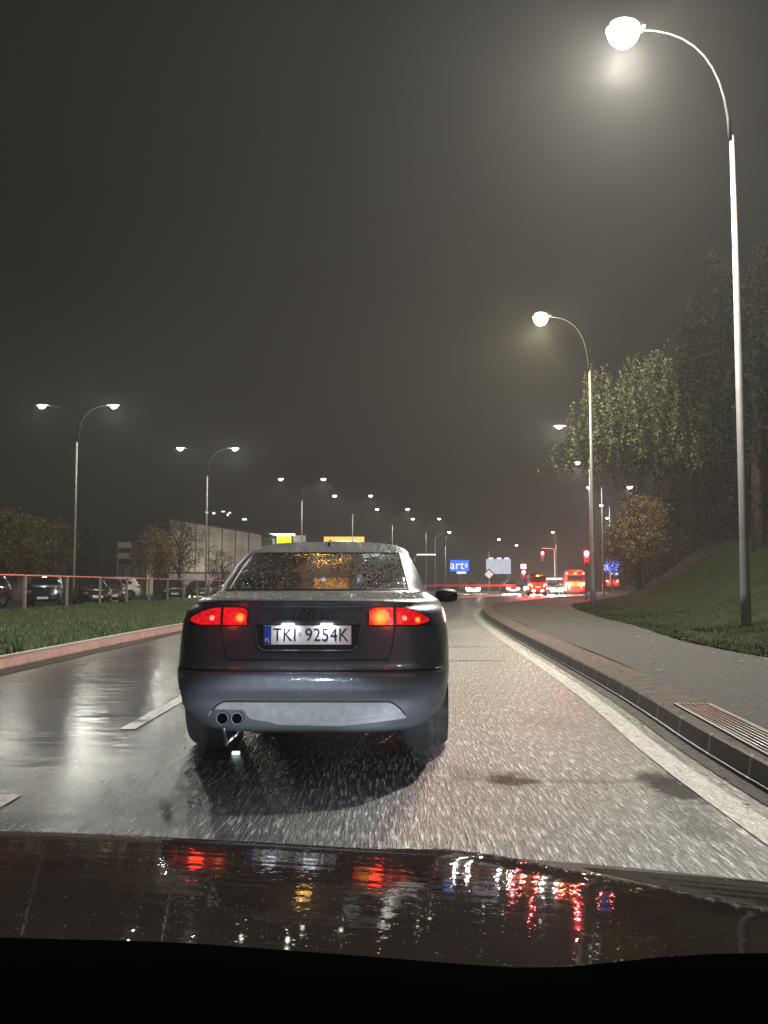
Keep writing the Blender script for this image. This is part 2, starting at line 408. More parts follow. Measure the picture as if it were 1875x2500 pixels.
# ------------------------------------------------------------------ ground, road, kerbs
structure(MB().grid([[(x, y, -0.06) for x in (-600, -60, 60, 600)] for y in (-100, 100, 300, 1500)]).build('ground', 'soil'))
KR = smooth_poly([(1.78, -4), (1.86, 0), (1.99, 5.35), (2.17, 8.04), (2.30, 10.3), (2.56, 16.6), (2.75, 21), (3.25, 29.9), (3.95, 38), (5.1, 45), (8.4, 57), (13.2, 72), (20, 92), (31, 124)], 0.6)
KL = smooth_poly([(-4.9, -4), (-4.9, 12), (-4.78, 23), (-4.2, 35), (-2.9, 47), (0.6, 60), (5.0, 74), (11, 92), (20, 124)], 1.5)
PE = smooth_poly([(5.0, -4), (5.05, 12.6), (5.25, 16.8), (5.9, 22), (7.0, 32.4), (9.1, 45), (13.2, 59), (19, 76), (26, 95), (37, 127)], 1.0)
def xof(pl, y):
    for a, b in zip(pl, pl[1:]):
        if a.y <= y <= b.y: return a.x + (b.x - a.x) * (y - a.y) / (b.y - a.y + 1e-9)
    return pl[0].x if y < pl[0].y else pl[-1].x + (y - pl[-1].y) * 0.33
def profile_sweep(pl, prof, name, mats, mi=None, y0=-9, y1=999):
    """prof: (offset to the right, z) list swept along pl"""
    mb = MB(); rows = []
    offs = [offset_poly(pl, d) for d, z in prof]
    idx = [i for i, p in enumerate(pl) if y0 <= p.y <= y1]
    for j in range(len(prof) - 1):
        mb.grid([[(offs[k][i].x, offs[k][i].y, prof[k][1]) for k in (j, j + 1)] for i in idx], mi[j] if mi else 0, False)
    return mb.build(name, mats)
ys = [-4 + 0.8 * i for i in range(80)] + [60 + 3 * i for i in range(40)]
rows = []
for y in ys:
    a = xof(KL, y) - 0.02; b = xof(KR, y) + 0.02
    if y > 60: a -= (y - 60) * 0.25; b += max(0, y - 95) * 1.2
    rows.append([(a + (b - a) * k / 10, y, 0.0) for k in range(11)])
road = structure(MB().grid(rows).build('road', 'road'))
structure(MB().grid([[(x, y, -0.01) for x in (-70, -13.0)] for y in (20, 60, 120)]).build('parking_ground', 'lot'))
# right kerb: gutter strip, dark face, paver strip on top
structure(profile_sweep(KR, [(-0.10, 0.006), (0.0, 0.008)], 'gutter', ['gutter']))
structure(profile_sweep(KR, [(0.0, -0.02), (0.0, 0.03), (0.015, 0.03), (0.03, 0.138), (0.045, 0.15), (0.15, 0.152), (0.16, 0.140)], 'kerb', ['kerb', 'kerbtop'], [0, 0, 0, 0, 1, 1]))
structure(profile_sweep(KR, [(0.16, 0.146), (0.46, 0.148), (0.47, 0.12)], 'paver_path', ['kerbtop']))
# path surface
rows = []
KRo = offset_poly(KR, 0.50)
for i in range(66):
    y = -4 + 2 * i; a, b = xof(KRo, y), xof(PE, y)
    rows.append([(a + (b - a) * k / 8, y, 0.135 + 0.012 * math.sin(y * 0.6 + k)) for k in range(9)])
structure(MB().grid(rows).build('path', 'path'))
# left kerb: pale gutter, face coloured tail-light red, pale top
structure(profile_sweep(KL, [(0.34, 0.005), (0.02, 0.007)], 'left_gutter', ['gutter']))
structure(profile_sweep(KL, [(0.02, -0.02), (0.02, 0.02), (-0.02, 0.12), (-0.16, 0.13)], 'left_kerb', ['tailred_kerb'], [0, 0, 0]))
structure(profile_sweep(KL, [(-0.16, 0.135), (-0.24, 0.137), (-0.25, 0.05)], 'left_kerb_back', ['palekerb']))
# kerb joints on the right kerb face: stone blocks standing slightly proud
def hill_z(x, y):
    s = x - xof(PE, y)
    z = 0.13 + 0.10 * max(0, s) + 0.085 * max(0, s - 1.0) ** 2
    n = 0.04 * math.sin(x * 1.7 + y * 0.6) + 0.03 * math.sin(y * 1.9 - x)
    return min(z, 2.2 + 0.09 * s) + (n if s > 0.4 else 0.0)
rows = []
for i in range(110):
    y = -4 + 1.3 * i
    rows.append([(xof(PE, y) + s - 0.06, y, hill_z(xof(PE, y) + s, y) + (0.02 if s == 0 else 0)) for s in (0, .2, .5, .9, 1.3, 1.8, 2.4, 3, 3.7, 4.4, 5.2, 6, 7, 8.2, 10, 13, 18, 26, 40, 70)])
M['slope'] = simple('dark_slope_turf', (0.009, 0.013, 0.005), 0.9, var=0.6, vs=1.5, bs=0.8, bscale=20)
hill = structure(MB().grid(rows).build('grass_slope', 'slope'))
def verge_z(x, y):
    return lerp_tab([(-14.5, -0.05), (-13.2, 0.12), (-11.5, 0.33), (-9.0, 0.31), (-6.5, 0.19), (-5.1, 0.125), (0, 0.12), (40, 0.12)], x)[0] + 0.015 * math.sin(x * 2.1 + y)
rows = []
for i in range(90):
    y = -4 + 1.4 * i; b = xof(KL, y) - 0.25
    rows.append([(x, y, verge_z(x, y) + (-0.02 if k == 14 else 0.0)) for k, x in enumerate([-14.5 + (b + 14.5) * k / 14 for k in range(15)])])
structure(MB().grid(rows).build('grass_verge', 'grass'))
# grass blades on both banks
def blades(n, fn, name, bm_='blade'):
    mb = MB(); vs = []; fs = []
    for i in range(n):
        x, y, z = fn()
        h = rnd.uniform(0.03, 0.085); a = rnd.uniform(0, 6.28); l = rnd.uniform(0.3, 0.9) * h; w_ = rnd.uniform(0.006, 0.014)
        dx, dy = math.cos(a) * w_, math.sin(a) * w_; b = rnd.uniform(0, 6.28)
        k = len(vs); vs += [(x - dx, y - dy, z - 0.02), (x + dx, y + dy, z - 0.02), (x + math.cos(b) * l, y + math.sin(b) * l, z + h)]
        fs.append((k, k + 1, k + 2))
    mb.add(vs, fs, 0, False); return tag(mb.build(name, bm_), kind='stuff')
def pl_():
    y = 9 + 34 * rnd.random() ** 1.4; b = xof(KL, y) - 0.27; x = b - rnd.random() ** 1.3 * 7.5
    return x, y, verge_z(x, y)
def pr_():
    y = 9 + 38 * rnd.random() ** 1.3; x = xof(PE, y) - 0.12 + rnd.random() ** 1.5 * 6
    return x, y, hill_z(x, y)
blades(26000, pl_, 'grass'); M['blade2'] = simple('dull_grass_blades', (0.016, 0.023, 0.008), 0.8, var=0.5, vs=2); blades(22000, pr_, 'grass', 'blade2')
# markings
mk = MB(); eo = offset_poly(KR, -0.36); ei = offset_poly(KR, -0.20)
idx = [i for i, p in enumerate(KR) if p.y < 44]
mk.grid([[(a[i].x, a[i].y, 0.006) for a in (eo, ei)] for i in idx])
structure(mk.build('road_marking', 'mark'))
M['lane_paint'] = simple('lane_paint', (0.42, 0.42, 0.39), 0.3, var=0.4, vs=18, bs=0.3, bscale=60)
for y0, y1 in ((1.0, 4.95), (7.15, 11.1), (15, 19), (23, 27), (31, 35)):
    mb = MB(); n = 8
    def cx(y): return -1.92 + max(0, y - 16) ** 1.6 * 0.013
    mb.grid([[(cx(y) - 0.06, y, 0.006), (cx(y) + 0.06, y, 0.006)] for y in [y0 + (y1 - y0) * k / n for k in range(n + 1)]])
    structure(mb.build('lane_marking', 'lane_paint'))
M['tar'] = simple('tar_patch', (0.020, 0.020, 0.020), 0.9, var=0.6, vs=20, bs=0.4, bscale=60)
# streaked pavers of the strip, built as a made-up slotted grate
g = thing('added_paver_ribs', (2.27, 5.9, 0.152), R(-4.5), 'made-up steel ribs standing in for streaked pavers in the kerb strip', 'ribbed strip')
gf = MB().box((-0.13, 0, 0.004), (0.02, 3.0, 0.02)).box((0.13, 0, 0.004), (0.02, 3.0, 0.02)).box((0, -1.5, 0.004), (0.28, 0.02, 0.019)).box((0, 1.5, 0.004), (0.28, 0.02, 0.019))
gf.build('frame', 'darksteel', g)
gb = MB()
for k in range(7): gb.tube([(-0.105 + 0.035 * k, -1.48, 0.012), (-0.105 + 0.035 * k, 1.48, 0.012)], 0.007, 6)
gb.build('bars', 'darksteel', g)
tag(MB().box((0, 0, 0), (0.30, 1.0, 0.20), bev=0.05).build('kerb_stone', 'gutter', loc=(2.10, 4.35, 0.050)), 'pale worn kerb stone in the kerb below the near end of the streaked paver strip', 'kerb stone')
bpy.data.objects['kerb_stone'].rotation_euler = (0, R(-6), R(-2))

# ------------------------------------------------------------------ street lamps
LS = 0.19
near = False
def lamp_heads(t, sides, H, reach, power, col, lens, on=True, rad=0.13):
    for s in sides:
        arm = MB(); pts = []
        for k in range(11):
            a = k / 10
            pts.append((s * (0.03 + reach * (a ** 1.9)), 0, H - 2.3 + 2.25 * (1 - (1 - a) ** 2.1)))
        arm.tube(pts, [0.05 - 0.034 * (k / 10) ** 0.6 for k in range(11)], 8); arm.build('arm', 'arm', t)
        hd = MB().box((s * (reach + 0.30), 0, H), (0.75, 0.26, 0.09), bev=0.03).build('lamp_head', 'head', t)
        br = 0.33 if power >= 17000 else 0.24  # big lamps get oversized lenses standing in for glare
        bw = MB().lathe([(-br * math.cos(a), br * math.sin(a)) for a in [math.pi * k / 10 for k in range(11)]], (0, 0, 0), 'X', 20)
        bw.v = [(p[0] + s * (reach + 0.34), p[1] * 0.8, H - 0.04 + (min(0.0, p[2] * 0.8) if power < 17000 else max(-9, p[2] * 1.15) if p[2] < 0 else p[2] * 0.55)) for p in bw.v]; bw.build('lens', lens, hd)
        if power:
            big = power >= 17000; dz = 0.62 if big else 0.42
            if big:
                tl = light('lamp_beam', 'SPOT', (s * (reach + 0.34), 0, H - dz), LS * power * 0.45, col, t, 0.3, spot_size=R(158), spot_blend=0.5)
                tl.rotation_euler = (0, R(-s * 24), 0)
            lo = light('lamp_light', 'POINT' if power >= 15000 or near else 'SPOT', (s * (reach + 0.34), 0, H - dz), LS * power * (0.45 if big else 1) * (1 if s == sides[0] else 0.45), col, t, rad)
            if lo.data.type == 'SPOT': lo.data.spot_size = R(170); lo.data.spot_blend = 0.4
def pole_mesh(H): return MB().tube([(0, 0, -0.3), (0, 0, 0.5), (0, 0, 1.6), (0, 0, H - 2.2)], [0.095, 0.09, 0.078, 0.045], 12)
WARM = (1.0, 0.96, 0.88); YEL = (1.0, 0.88, 0.58); COOL = (1.0, 0.985, 0.87)
GR = 'street lamps along the right kerb'; GLm = 'double street lamps along the left side'
def street_lamp(x, y, z, sides, label, group, power, col=WARM, lens='lens', H=12.0, reach=1.9, rz=0.0):
    t = thing('street_lamp', (x, y, z), rz, label, 'street lamp', group)
    pole_mesh(H - z).build('pole', 'pole', t)
    lamp_heads(t, sides, H - z, reach, power, col, lens); return t
def right_lamp(lx, ly, ppx, zb, label, power, **kw):
    p = onz(lx, ly, 11.7); px_ = xat(ppx, p.y); reach = px_ - p.x - 0.34
    return street_lamp(px_, p.y, zb if zb is not None else hill_z(px_, p.y) - 0.05, (-1,), label, GR, power, reach=reach, **kw)
right_lamp(1522, 102, 1814, 0.42, 'tall street lamp nearest the camera on the grass slope, its head glaring at the top', 110000, col=(1.0, 0.94, 0.82), lens='lens')
right_lamp(1320, 788, 1446, 0.50, 'street lamp with yellow glow in front of the weeping tree', 40000, col=YEL, lens='lens_yellow')
right_lamp(1365, 1049, 1441, None, 'third street lamp up the right kerb, its pole seen beside the yellow glowing one', 15000)
right_lamp(1409, 1136, 1470, None, 'single armed street lamp just left of the two armed one by the right blue sign', 14000)
pz = onz(1441, 1195, 11.7); street_lamp(xat(1488, pz.y), pz.y, 1.2, (-1, 1), 'only two armed street lamp on the right side, standing at the right blue sign', GR, 11000, reach=1.9)
for lx, ly, pp, d_ in ((1468, 1238, 1509, 'fifth lamp with single arm on the right, low in front of the brown leafed tree'), (1482, 1268, 1516, 'faintest single arm lamp low among the bare stems behind the blue sign')):
    right_lamp(lx, ly, pp, 1.0, d_, 9000)
t_ = street_lamp(7.1, -9.0, 0.4, (-1,), 'unseen street lamp added behind the camera to light the saloon', GR, 15000)  # added unseen lamp, brightens the boot lid and the road
LG = [(184, 1000, 'biggest double armed lamp, behind the parked cars at the far left'),
      (505, 1102, 'double armed lamp in front of the pale panelled hall'),
      (737, 1175, 'double armed lamp rising left of the yellow sign above the car roof'),
      (861, 1215, 'double armed lamp rising through the yellow sign above the car roof'),
      (958, 1247, 'double armed lamp rising over the right half of the dark car roof'),
      (1040, 1270, 'smallest double armed lamp, just right of the dark car')]
for i_, (ppx, ly, lb) in enumerate(LG):
    near = i_ < 2
    p = onz(ppx + 60, ly, 11.7); street_lamp(xat(ppx, p.y), p.y, 0.0, (1, -1), lb, GLm, (6500, 8000, 9000, 8000, 8000, 8000)[i_], col=COOL, reach=1.85)
near = False
def far_lamp(lx, ly, ppx, H, label, power=5000):
    p = onz(lx, ly, H - 0.3); X = xat(ppx, p.y)
    s = 1 if lx > ppx else -1
    return street_lamp(X, p.y, 0.0, (s,), label, 'small lamps round the junction', power, col=COOL, reach=max(0.2, abs(p.x - X) - 0.34), H=H)
far_lamp(1097, 1303, 1087, 9.0, 'single armed lamp between the dark car and the first blue sign', 7000)
far_lamp(1218, 1320, 1193, 9.0, 'single armed lamp rising behind the white billboard, over its left edge')
far_lamp(1261, 1334, 1240, 8.5, 'single armed lamp rising behind the white billboard, over its right edge', 3500)
far_lamp(1353, 1302, 1356, 10.5, 'white lamp on a thick straight mast over the junction', 9000)
far_lamp(1536, 1193, 1531, 13.0, 'small bare bulb lamp high among the dark trees', 1500)
far_lamp(1592, 1303, 1604, 9.0, 'small lamp beside the brown leafed tree on the slope', 2500)
# two unlit slim poles
for ppx, ty, Y, lb in ((1062, 1305, 120, 'unlit hooked grey lamp post next to the smallest double armed lamp'), ):
    top = aty(ppx, ty, Y)
    t = thing('street_lamp', (top.x, Y, 0), 0, lb, 'street lamp', 'small lamps round the junction')
    MB().tube([(0, 0, -0.2), (0, 0, top.z - 0.8), (0.1, 0, top.z - 0.3), (0.5, 0, top.z)], [0.10, 0.07, 0.06, 0.05], 8).build('pole', 'pole', t)
    MB().box((0.75, 0, top.z + 0.02), (0.55, 0.2, 0.09), bev=0.03).build('lamp_head', 'head', t)

# ------------------------------------------------------------------ vehicles by stacked outlines
class Loft:
    """tab rows: z, half width, rear y, front y, exponent"""
    def __init__(s, tab): s.tab = tab; s.ym = (tab[0][2] + tab[0][3]) / 2
    def at(s, z): return lerp_tab(s.tab, z)
    def out(s, z, th):
        w_, yr, yf, n = s.at(z); ym = (yr + yf) / 2 if z > 1.1 else s.ym
        ym = s.ym
        sn, cs = max(0, math.sin(th)), math.cos(th)
        x = w_ * sn ** (2 / n); c = abs(cs) ** (2 / n)
        y = ym - (ym - yr) * c if cs >= 0 else ym + (yf - ym) * c
        return x, y
    def rear(s, x, z, off=0.0):
        w_, yr, yf, n = s.at(z); q = min(0.9995, abs(x) / w_)
        return s.ym - (s.ym - yr) * (1 - q ** n) ** (1 / n) - off
    def front(s, x, z, off=0.0):
        w_, yr, yf, n = s.at(z); q = min(0.9995, abs(x) / w_)
        return s.ym + (yf - s.ym) * (1 - q ** n) ** (1 / n) + off
    def side(s, y, z, off=0.0):
        w_, yr, yf, n = s.at(z); h = (s.ym - yr) if y < s.ym else (yf - s.ym)
        q = min(0.9995, abs(y - s.ym) / h)
        return w_ * (1 - q ** n) ** (1 / n) + off
    def thx(s, x, z, front=False):
        w_, yr, yf, n = s.at(z); t = math.asin(min(1, (abs(x) / w_) ** (n / 2)))
        return math.pi - t if front else t
def car_body(L, zs, cols, wheels=(), rw=0.36, top=True, glassfn=None):
    """cols(z) -> list of theta for the right half; glassfn(i, j) -> True where a quad is window"""
    body = MB(); gl = MB(); nz = len(zs)
    for sgn in (1, -1):
        P = []
        for z in zs:
            P.append([(lambda q: (q[0] * sgn, q[1], z))(L.out(z, th)) for th in cols(z)])
        nc = len(P[0])
        dele = set()
        for i in range(nz - 1):
            for j in range(nc - 1):
                c = [sum(P[a][b][k] for a in (i, i + 1) for b in (j, j + 1)) / 4 for k in range(3)]
                for wy, wz in wheels:
                    if abs(c[0]) > 0.5 and c[2] < 0.75 and math.hypot(c[1] - wy, c[2] - wz) < rw: dele.add((i, j))
        if dele:
            for i in range(nz):
                for j in range(nc):
                    adj = [(a, b) in dele for a in (i - 1, i) for b in (j - 1, j)]
                    if any(adj) and not all(adj):
                        x, y, z = P[i][j]
                        wy, wz = min(wheels, key=lambda q: abs(q[0] - y)); d = math.hypot(y - wy, z - wz)
                        if abs(x) > 0.5 and d > 1e-3 and i > 0 and i < nz - 1: P[i][j] = (x, wy + (y - wy) * rw / d, wz + (z - wz) * rw / d)
        fb, fg = [], []
        for i in range(nz - 1):
            for j in range(nc - 1):
                if (i, j) in dele: continue
                f = (i * nc + j, i * nc + j + 1, (i + 1) * nc + j + 1, (i + 1) * nc + j)
                (fg if glassfn and glassfn(i, j) else fb).append(f)
        vs = [p for r in P for p in r]
        body.add(vs, fb); gl.add(vs, fg)
        if top:
            k = (nz - 1) * nc; ct = len(body.v); body.add([(0, L.ym, zs[-1] + 0.004)], []); base = ct - len(vs)
            for j in range(nc - 1): body.f.append((base + k + j, base + k + j + 1, ct)); body.mi.append(0); body.sm.append(True)
    return body, gl
def clean(o, dist=0.0008):
    bm = bmesh.new(); bm.from_mesh(o.data); bmesh.ops.remove_doubles(bm, verts=bm.verts, dist=dist)
    lo = [v for v in bm.verts if not v.link_faces]; bmesh.ops.delete(bm, geom=lo, context='VERTS')
    bmesh.ops.recalc_face_normals(bm, faces=bm.faces); bm.to_mesh(o.data); bm.free(); return o
def wheel(parent, x, y, r=0.32, w_=0.22, spokes=7):
    t = MB(); s = 1 if x > 0 else -1
    t.lathe([(-w_ / 2, r * 0.66), (-w_ / 2, r * 0.93), (-w_ / 2 + 0.03, r), (w_ / 2 - 0.03, r), (w_ / 2, r * 0.93), (w_ / 2, r * 0.66), (-w_ / 2, r * 0.66)], (0, 0, 0), 'X', 28)
    wo = bpy.data.objects.new('wheel', t.build('tmp', 'rubber').data); bpy.data.objects.remove(bpy.data.objects['tmp'])
    COL.objects.link(wo); wo.parent = parent; wo.location = (x, y, r)
    m_ = MB().lathe([(-0.04, 0.0), (-0.04, r * 0.62), (w_ / 2 - 0.01, r * 0.66), (w_ / 2 - 0.005, r * 0.60), (0.03, r * 0.55), (0.03, 0.0)], (0, 0, 0), 'X', 24, 1)
    for k in range(spokes):
        a = 2 * math.pi * k / spokes
        m_.tube([(0.07 * s, math.cos(a) * 0.04, math.sin(a) * 0.04), (0.085 * s, math.cos(a) * r * 0.6, math.sin(a) * r * 0.6)], 0.022, 6)
    m_.build('rim', ['rim', 'black'], wo)
    return wo
def patch(L, x0, x1, zlo, zhi, off, thick=0.02, nx=10, nz=6, side='rear', mb=None, mi=0):
    """a plate that hugs the rear (or front) panel between zlo(x) and zhi(x)"""
    mb = mb or MB()
    fl = zlo if callable(zlo) else (lambda x: zlo); fh = zhi if callable(zhi) else (lambda x: zhi)
    F = L.rear if side == 'rear' else L.front; sg = 1 if side == 'rear' else -1
    def P(i, j, o):
        x = x0 + (x1 - x0) * i / nx; z = fl(x) + (fh(x) - fl(x)) * j / nz
        return (x, F(x, z, o), z)
    for o in (off, off - thick): mb.grid([[P(i, j, o) for j in range(nz + 1)] for i in range(nx + 1)], mi)
    for ij in ([(i, 0) for i in range(nx + 1)], [(i, nz) for i in range(nx + 1)], [(0, j) for j in range(nz + 1)], [(nx, j) for j in range(nz + 1)]):
        mb.grid([[P(i, j, o) for o in (off, off - thick)] for i, j in ij], mi, False)
    return mb

# ---- the dark saloon ahead
AX, AY, AYAW = -0.455, 5.57, R(-1.0)
TA = [(0.20, 0.74, 0.16, 4.42, 5), (0.23, 0.79, 0.06, 4.46, 5), (0.27, 0.83, 0.046, 4.52, 5), (0.34, 0.855, 0.040, 4.56, 6.6), (0.40, 0.864, 0.036, 4.56, 6.7), (0.425, 0.868, 0.028, 4.57, 6.7), (0.452, 0.872, 0.002, 4.58, 6.8), (0.535, 0.878, 0.000, 4.57, 6.9),
      (0.560, 0.879, 0.004, 4.57, 6.9), (0.572, 0.879, 0.030, 4.56, 6.9), (0.60, 0.879, 0.052, 4.55, 6.9), (0.635, 0.879, 0.058, 4.53, 6.9), (0.72, 0.877, 0.066, 4.48, 6.800000000000001), (0.84, 0.868, 0.078, 4.38, 6.6), (0.92, 0.850, 0.094, 4.10, 6.4),
      (0.955, 0.838, 0.094, 3.85, 4.8), (0.975, 0.825, 0.082, 3.70, 4.6), (0.985, 0.815, 0.086, 3.6, 4.5), (0.993, 0.800, 0.120, 3.5, 4.4), (1.005, 0.782, 0.28, 3.4, 4.3), (1.018, 0.765, 0.48, 3.35, 4.5), (1.030, 0.752, 0.64, 3.30, 4.8),
      (1.045, 0.744, 0.71, 3.24, 5.2), (1.12, 0.718, 0.86, 3.0, 5.6), (1.20, 0.686, 1.05, 2.80, 5.8), (1.27, 0.652, 1.26, 2.62, 5.8), (1.31, 0.630, 1.40, 2.52, 5.8), (1.34, 0.610, 1.52, 2.45, 5.6),
      (1.37, 0.575, 1.66, 2.36, 5.2), (1.395, 0.52, 1.80, 2.26, 4.6), (1.412, 0.43, 1.92, 2.18, 4), (1.424, 0.28, 2.02, 2.12, 3.2), (1.428, 0.12, 2.06, 2.09, 3)]
LA = Loft(TA)
LA.ym = 2.07
audi = thing('sedan_car', (AX, AY, 0), AYAW, 'dark grey wet saloon car with lit red tail lights driving right ahead', 'car')
def gx(z): return lerp_tab([(1.0, 0.62), (1.05, 0.605), (1.30, 0.545), (1.45, 0.5)], z)[0]       # rear screen half width
def cols_g(z):
    w_ = LA.at(z)[0]
    t1 = LA.thx(min(gx(z), w_ * 0.93), z); t2 = LA.thx(min(gx(z), w_ * 0.93), z, True)
    a = [t1 * k / 14 for k in range(14)]
    # pillar, side window, pillar
    t3 = max(t1 + 0.08, R(66)); t4 = min(t2 - 0.08, R(122))
    a += [t1 + (t3 - t1) * k / 8 for k in range(8)]
    a += [t3 + (t4 - t3) * k / 20 for k in range(20)]
    a += [t4 + (t2 - t4) * k / 6 for k in range(6)]
    a += [t2 + (math.pi - t2) * k / 10 for k in range(11)]
    return a
def cols_b(z):
    # spaced so that points are even along the outline
    n = 110; q = [LA.out(z, math.pi * k / 800) for k in range(801)]
    acc = [0]
    for a, b in zip(q, q[1:]): acc.append(acc[-1] + math.hypot(a[0] - b[0], a[1] - b[1]))
    res = []; k = 0
    for i in range(n + 1):
        s_ = acc[-1] * i / n
        while k < 799 and acc[k + 1] < s_: k += 1
        t = (s_ - acc[k]) / max(1e-9, acc[k + 1] - acc[k]); res.append(math.pi * (k + min(1, t)) / 800)
    return res
zb = [0.20, 0.215, 0.23, 0.25, 0.27, 0.30, 0.33, 0.36, 0.39, 0.42, 0.45, 0.48, 0.51, 0.535, 0.55, 0.56, 0.566, 0.572, 0.585, 0.60, 0.62, 0.635, 0.66, 0.69, 0.72, 0.75, 0.78, 0.81, 0.84, 0.87, 0.90, 0.92, 0.94, 0.955, 0.966, 0.975, 0.98, 0.985, 0.989, 0.993, 0.999, 1.005, 1.012, 1.018, 1.024, 1.03]
b1, _ = car_body(LA, zb, cols_b, wheels=((0.98, 0.33), (3.62, 0.33)), rw=0.375, top=False)
zg = [1.03, 1.038, 1.045, 1.08, 1.12, 1.16, 1.20, 1.235, 1.27, 1.30, 1.315, 1.34, 1.355, 1.37, 1.383, 1.395, 1.404, 1.412, 1.419, 1.424, 1.428]
def gfn(i, j):
    z0, z1 = zg[i], zg[i + 1]
    if z0 < 1.044 or z1 > 1.316: return False
    return j < 14 or (22 <= j < 42 and j != 32) or j >= 48
b2, g2 = car_body(LA, zg, cols_g, glassfn=gfn)
b1.add(b2.v, b2.f)
body = clean(b1.build('body', 'audi', audi))
clean(g2.build('window', 'glass', audi))
# rear screen is its own pane, beaded with rain
g2v = [p for p in g2.v]
rear_f = [f for f in g2.f if all(g2.v[i][1] < 1.55 and abs(g2.v[i][0]) < gx(g2.v[i][2]) + 0.004 for i in f)]
keep = [f for f in g2.f if f not in set(rear_f)]
wn = [o for o in audi.children if o.name.startswith('window')][0]
bpy.data.objects.remove(wn)
mbk = MB(); mbk.add(g2.v, keep); clean(mbk.build('window', 'glass', audi))
mbk = MB(); mbk.add(g2.v, rear_f); rs = clean(mbk.build('rear_window', 'wetglass', audi))
# black seal round the rear screen
sl = MB()
path_ = [(-gx(1.047), 1.047), *[(-gx(1.047) * (1 - k / 8) + gx(1.047) * k / 8, 1.047) for k in range(1, 9)], *[(gx(z), z) for z in (1.1, 1.15, 1.2, 1.25, 1.3)], *[(gx(1.314) * (1 - k / 4), 1.314) for k in range(0, 9)], *[(-gx(z), z) for z in (1.25, 1.2, 1.15, 1.1)], (-gx(1.047), 1.047)]
sl.tube([(x, LA.rear(x, z, 0.003), z) for x, z in path_], 0.008, 6, caps=False); sl.build('seal', 'black', audi)
# interior
cab = MB().box((0, 2.0, 0.60), (1.38, 2.6, 0.2)).box((0, 0.98, 0.93), (1.30, 0.3, 0.14), bev=0.02).build('interior', 'black', audi)
M['seat'] = simple('seat_fabric', (0.05, 0.047, 0.045), 0.8)
for x in (-0.36, 0.36):
    hb = MB().box((x, 2.15, 0.80), (0.46, 0.16, 0.52), bev=0.06).box((x, 2.2, 1.15), (0.25, 0.11, 0.17), bev=0.05).tube([(x - 0.05, 2.2, 1.0), (x - 0.05, 2.2, 1.1)], 0.008, 6).tube([(x + 0.05, 2.2, 1.0), (x + 0.05, 2.2, 1.1)], 0.008, 6)
    hb.build('seat', 'seat', audi)
for x in (-0.40, 0.40):
    MB().box((x, 1.12, 1.06), (0.23, 0.10, 0.12), bev=0.045).build('headrest', 'seat', audi)
MB().box((0, 2.95, 0.90), (1.36, 0.35, 0.20), bev=0.04).build('dashboard', 'black', audi)
MB().box((0.30, 2.74, 1.135), (0.26, 0.012, 0.075), bev=0.004).build('screen', emit('navigation_screen', (0.25, 0.55, 1.0), 3.0), audi)
MB().lathe([(0, 0.0), (0, 0.02), (0.008, 0.02), (0.01, 0.0)], (-0.085, 2.2, 1.125), 'Y', 16).build('phone_light', emit('small_blue_light', (0.55, 0.75, 1.0), 6.0), audi)
MB().box((-0.05, 2.62, 1.08), (0.30, 0.02, 0.12), bev=0.006).build('amber_glow_panel', emit('amber_glow', (1.0, 0.42, 0.06), 2.6), audi)  # added panel stands in for amber light seen through the car
light('cabin_fill', 'POINT', (-0.05, 2.3, 1.2), 14.0, (1.0, 0.48, 0.10), audi, 0.06)  # added fill, spreads the amber onto the wet rear screen
light('cabin_fill', 'POINT', (0.35, 1.7, 1.25), 1.2, (0.85, 1.0, 0.85), audi, 0.06)
# tail lights
def tail_mat(name, lo, hi, s, spots=()):
    m_, nt_, b_ = new_mat(name); v_ = coords(nt_)
    c = ramp(nt_, noise(nt_, coords(nt_, (1, 0.3, 1)), 55, 3, 0.7), [(0.35, lo), (0.7, hi)])
    for (sx_, sz_, r_) in spots:                  # bulb glow inside the reflector
        mp = nt_.nodes.new('ShaderNodeMapping'); mp.inputs['Location'].default_value = (-sx_ / r_, 0, -sz_ / r_); mp.inputs['Scale'].default_value = (1 / r_, 0, 1 / r_)
        nt_.links.new(v_, mp.inputs[0]); ln = N(nt_, 'ShaderNodeVectorMath', operation='LENGTH'); nt_.links.new(mp.outputs[0], ln.inputs[0])
        nz_ = N(nt_, 'ShaderNodeMath', operation='MULTIPLY_ADD'); nz_.inputs[1].default_value = 0.5
        nt_.links.new(noise(nt_, v_, 90, 2), nz_.inputs[0]); nt_.links.new(ln.outputs['Value'], nz_.inputs[2])
        c = mix(nt_, rng(nt_, nz_.outputs[0], 0.35, 1.25, 1.0, 0.0), c, (2.0, 0.62, 0.09))
    nt_.links.new(c, b_.inputs['Emission Color']); b_.inputs['Emission Strength'].default_value = s
    b_.inputs['Base Color'].default_value = (0.4, 0.01, 0.01, 1); b_.inputs['Roughness'].default_value = 0.08
    wv = nt_.nodes.new('ShaderNodeTexWave'); wv.inputs['Scale'].default_value = 38; wv.bands_direction = 'Z'; nt_.links.new(v_, wv.inputs[0])
    bump(nt_, b_, wv.outputs['Fac'], 0.25, 0.004); return m_
M['tail'] = tail_mat('tail_lens', (0.34, 0.001, 0.003), (0.95, 0.018, 0.028), 1.0, [(-0.405, 0.885, 0.032), (0.655, 0.872, 0.020)])
M['tail_hot'] = tail_mat('tail_lens_hot', (0.7, 0.005, 0.006), (1.0, 0.05, 0.03), 1.1, [(0.432, 0.888, 0.058)])
M['bulb'] = emit('tail_bulb', (1.0, 0.30, 0.05), 2.2)
M['bulb_amber'] = emit('tail_bulb_dim', (1.0, 0.20, 0.06), 1.4)
M['bulb_red'] = emit('tail_bulb_red', (1.0, 0.20, 0.13), 2.0)
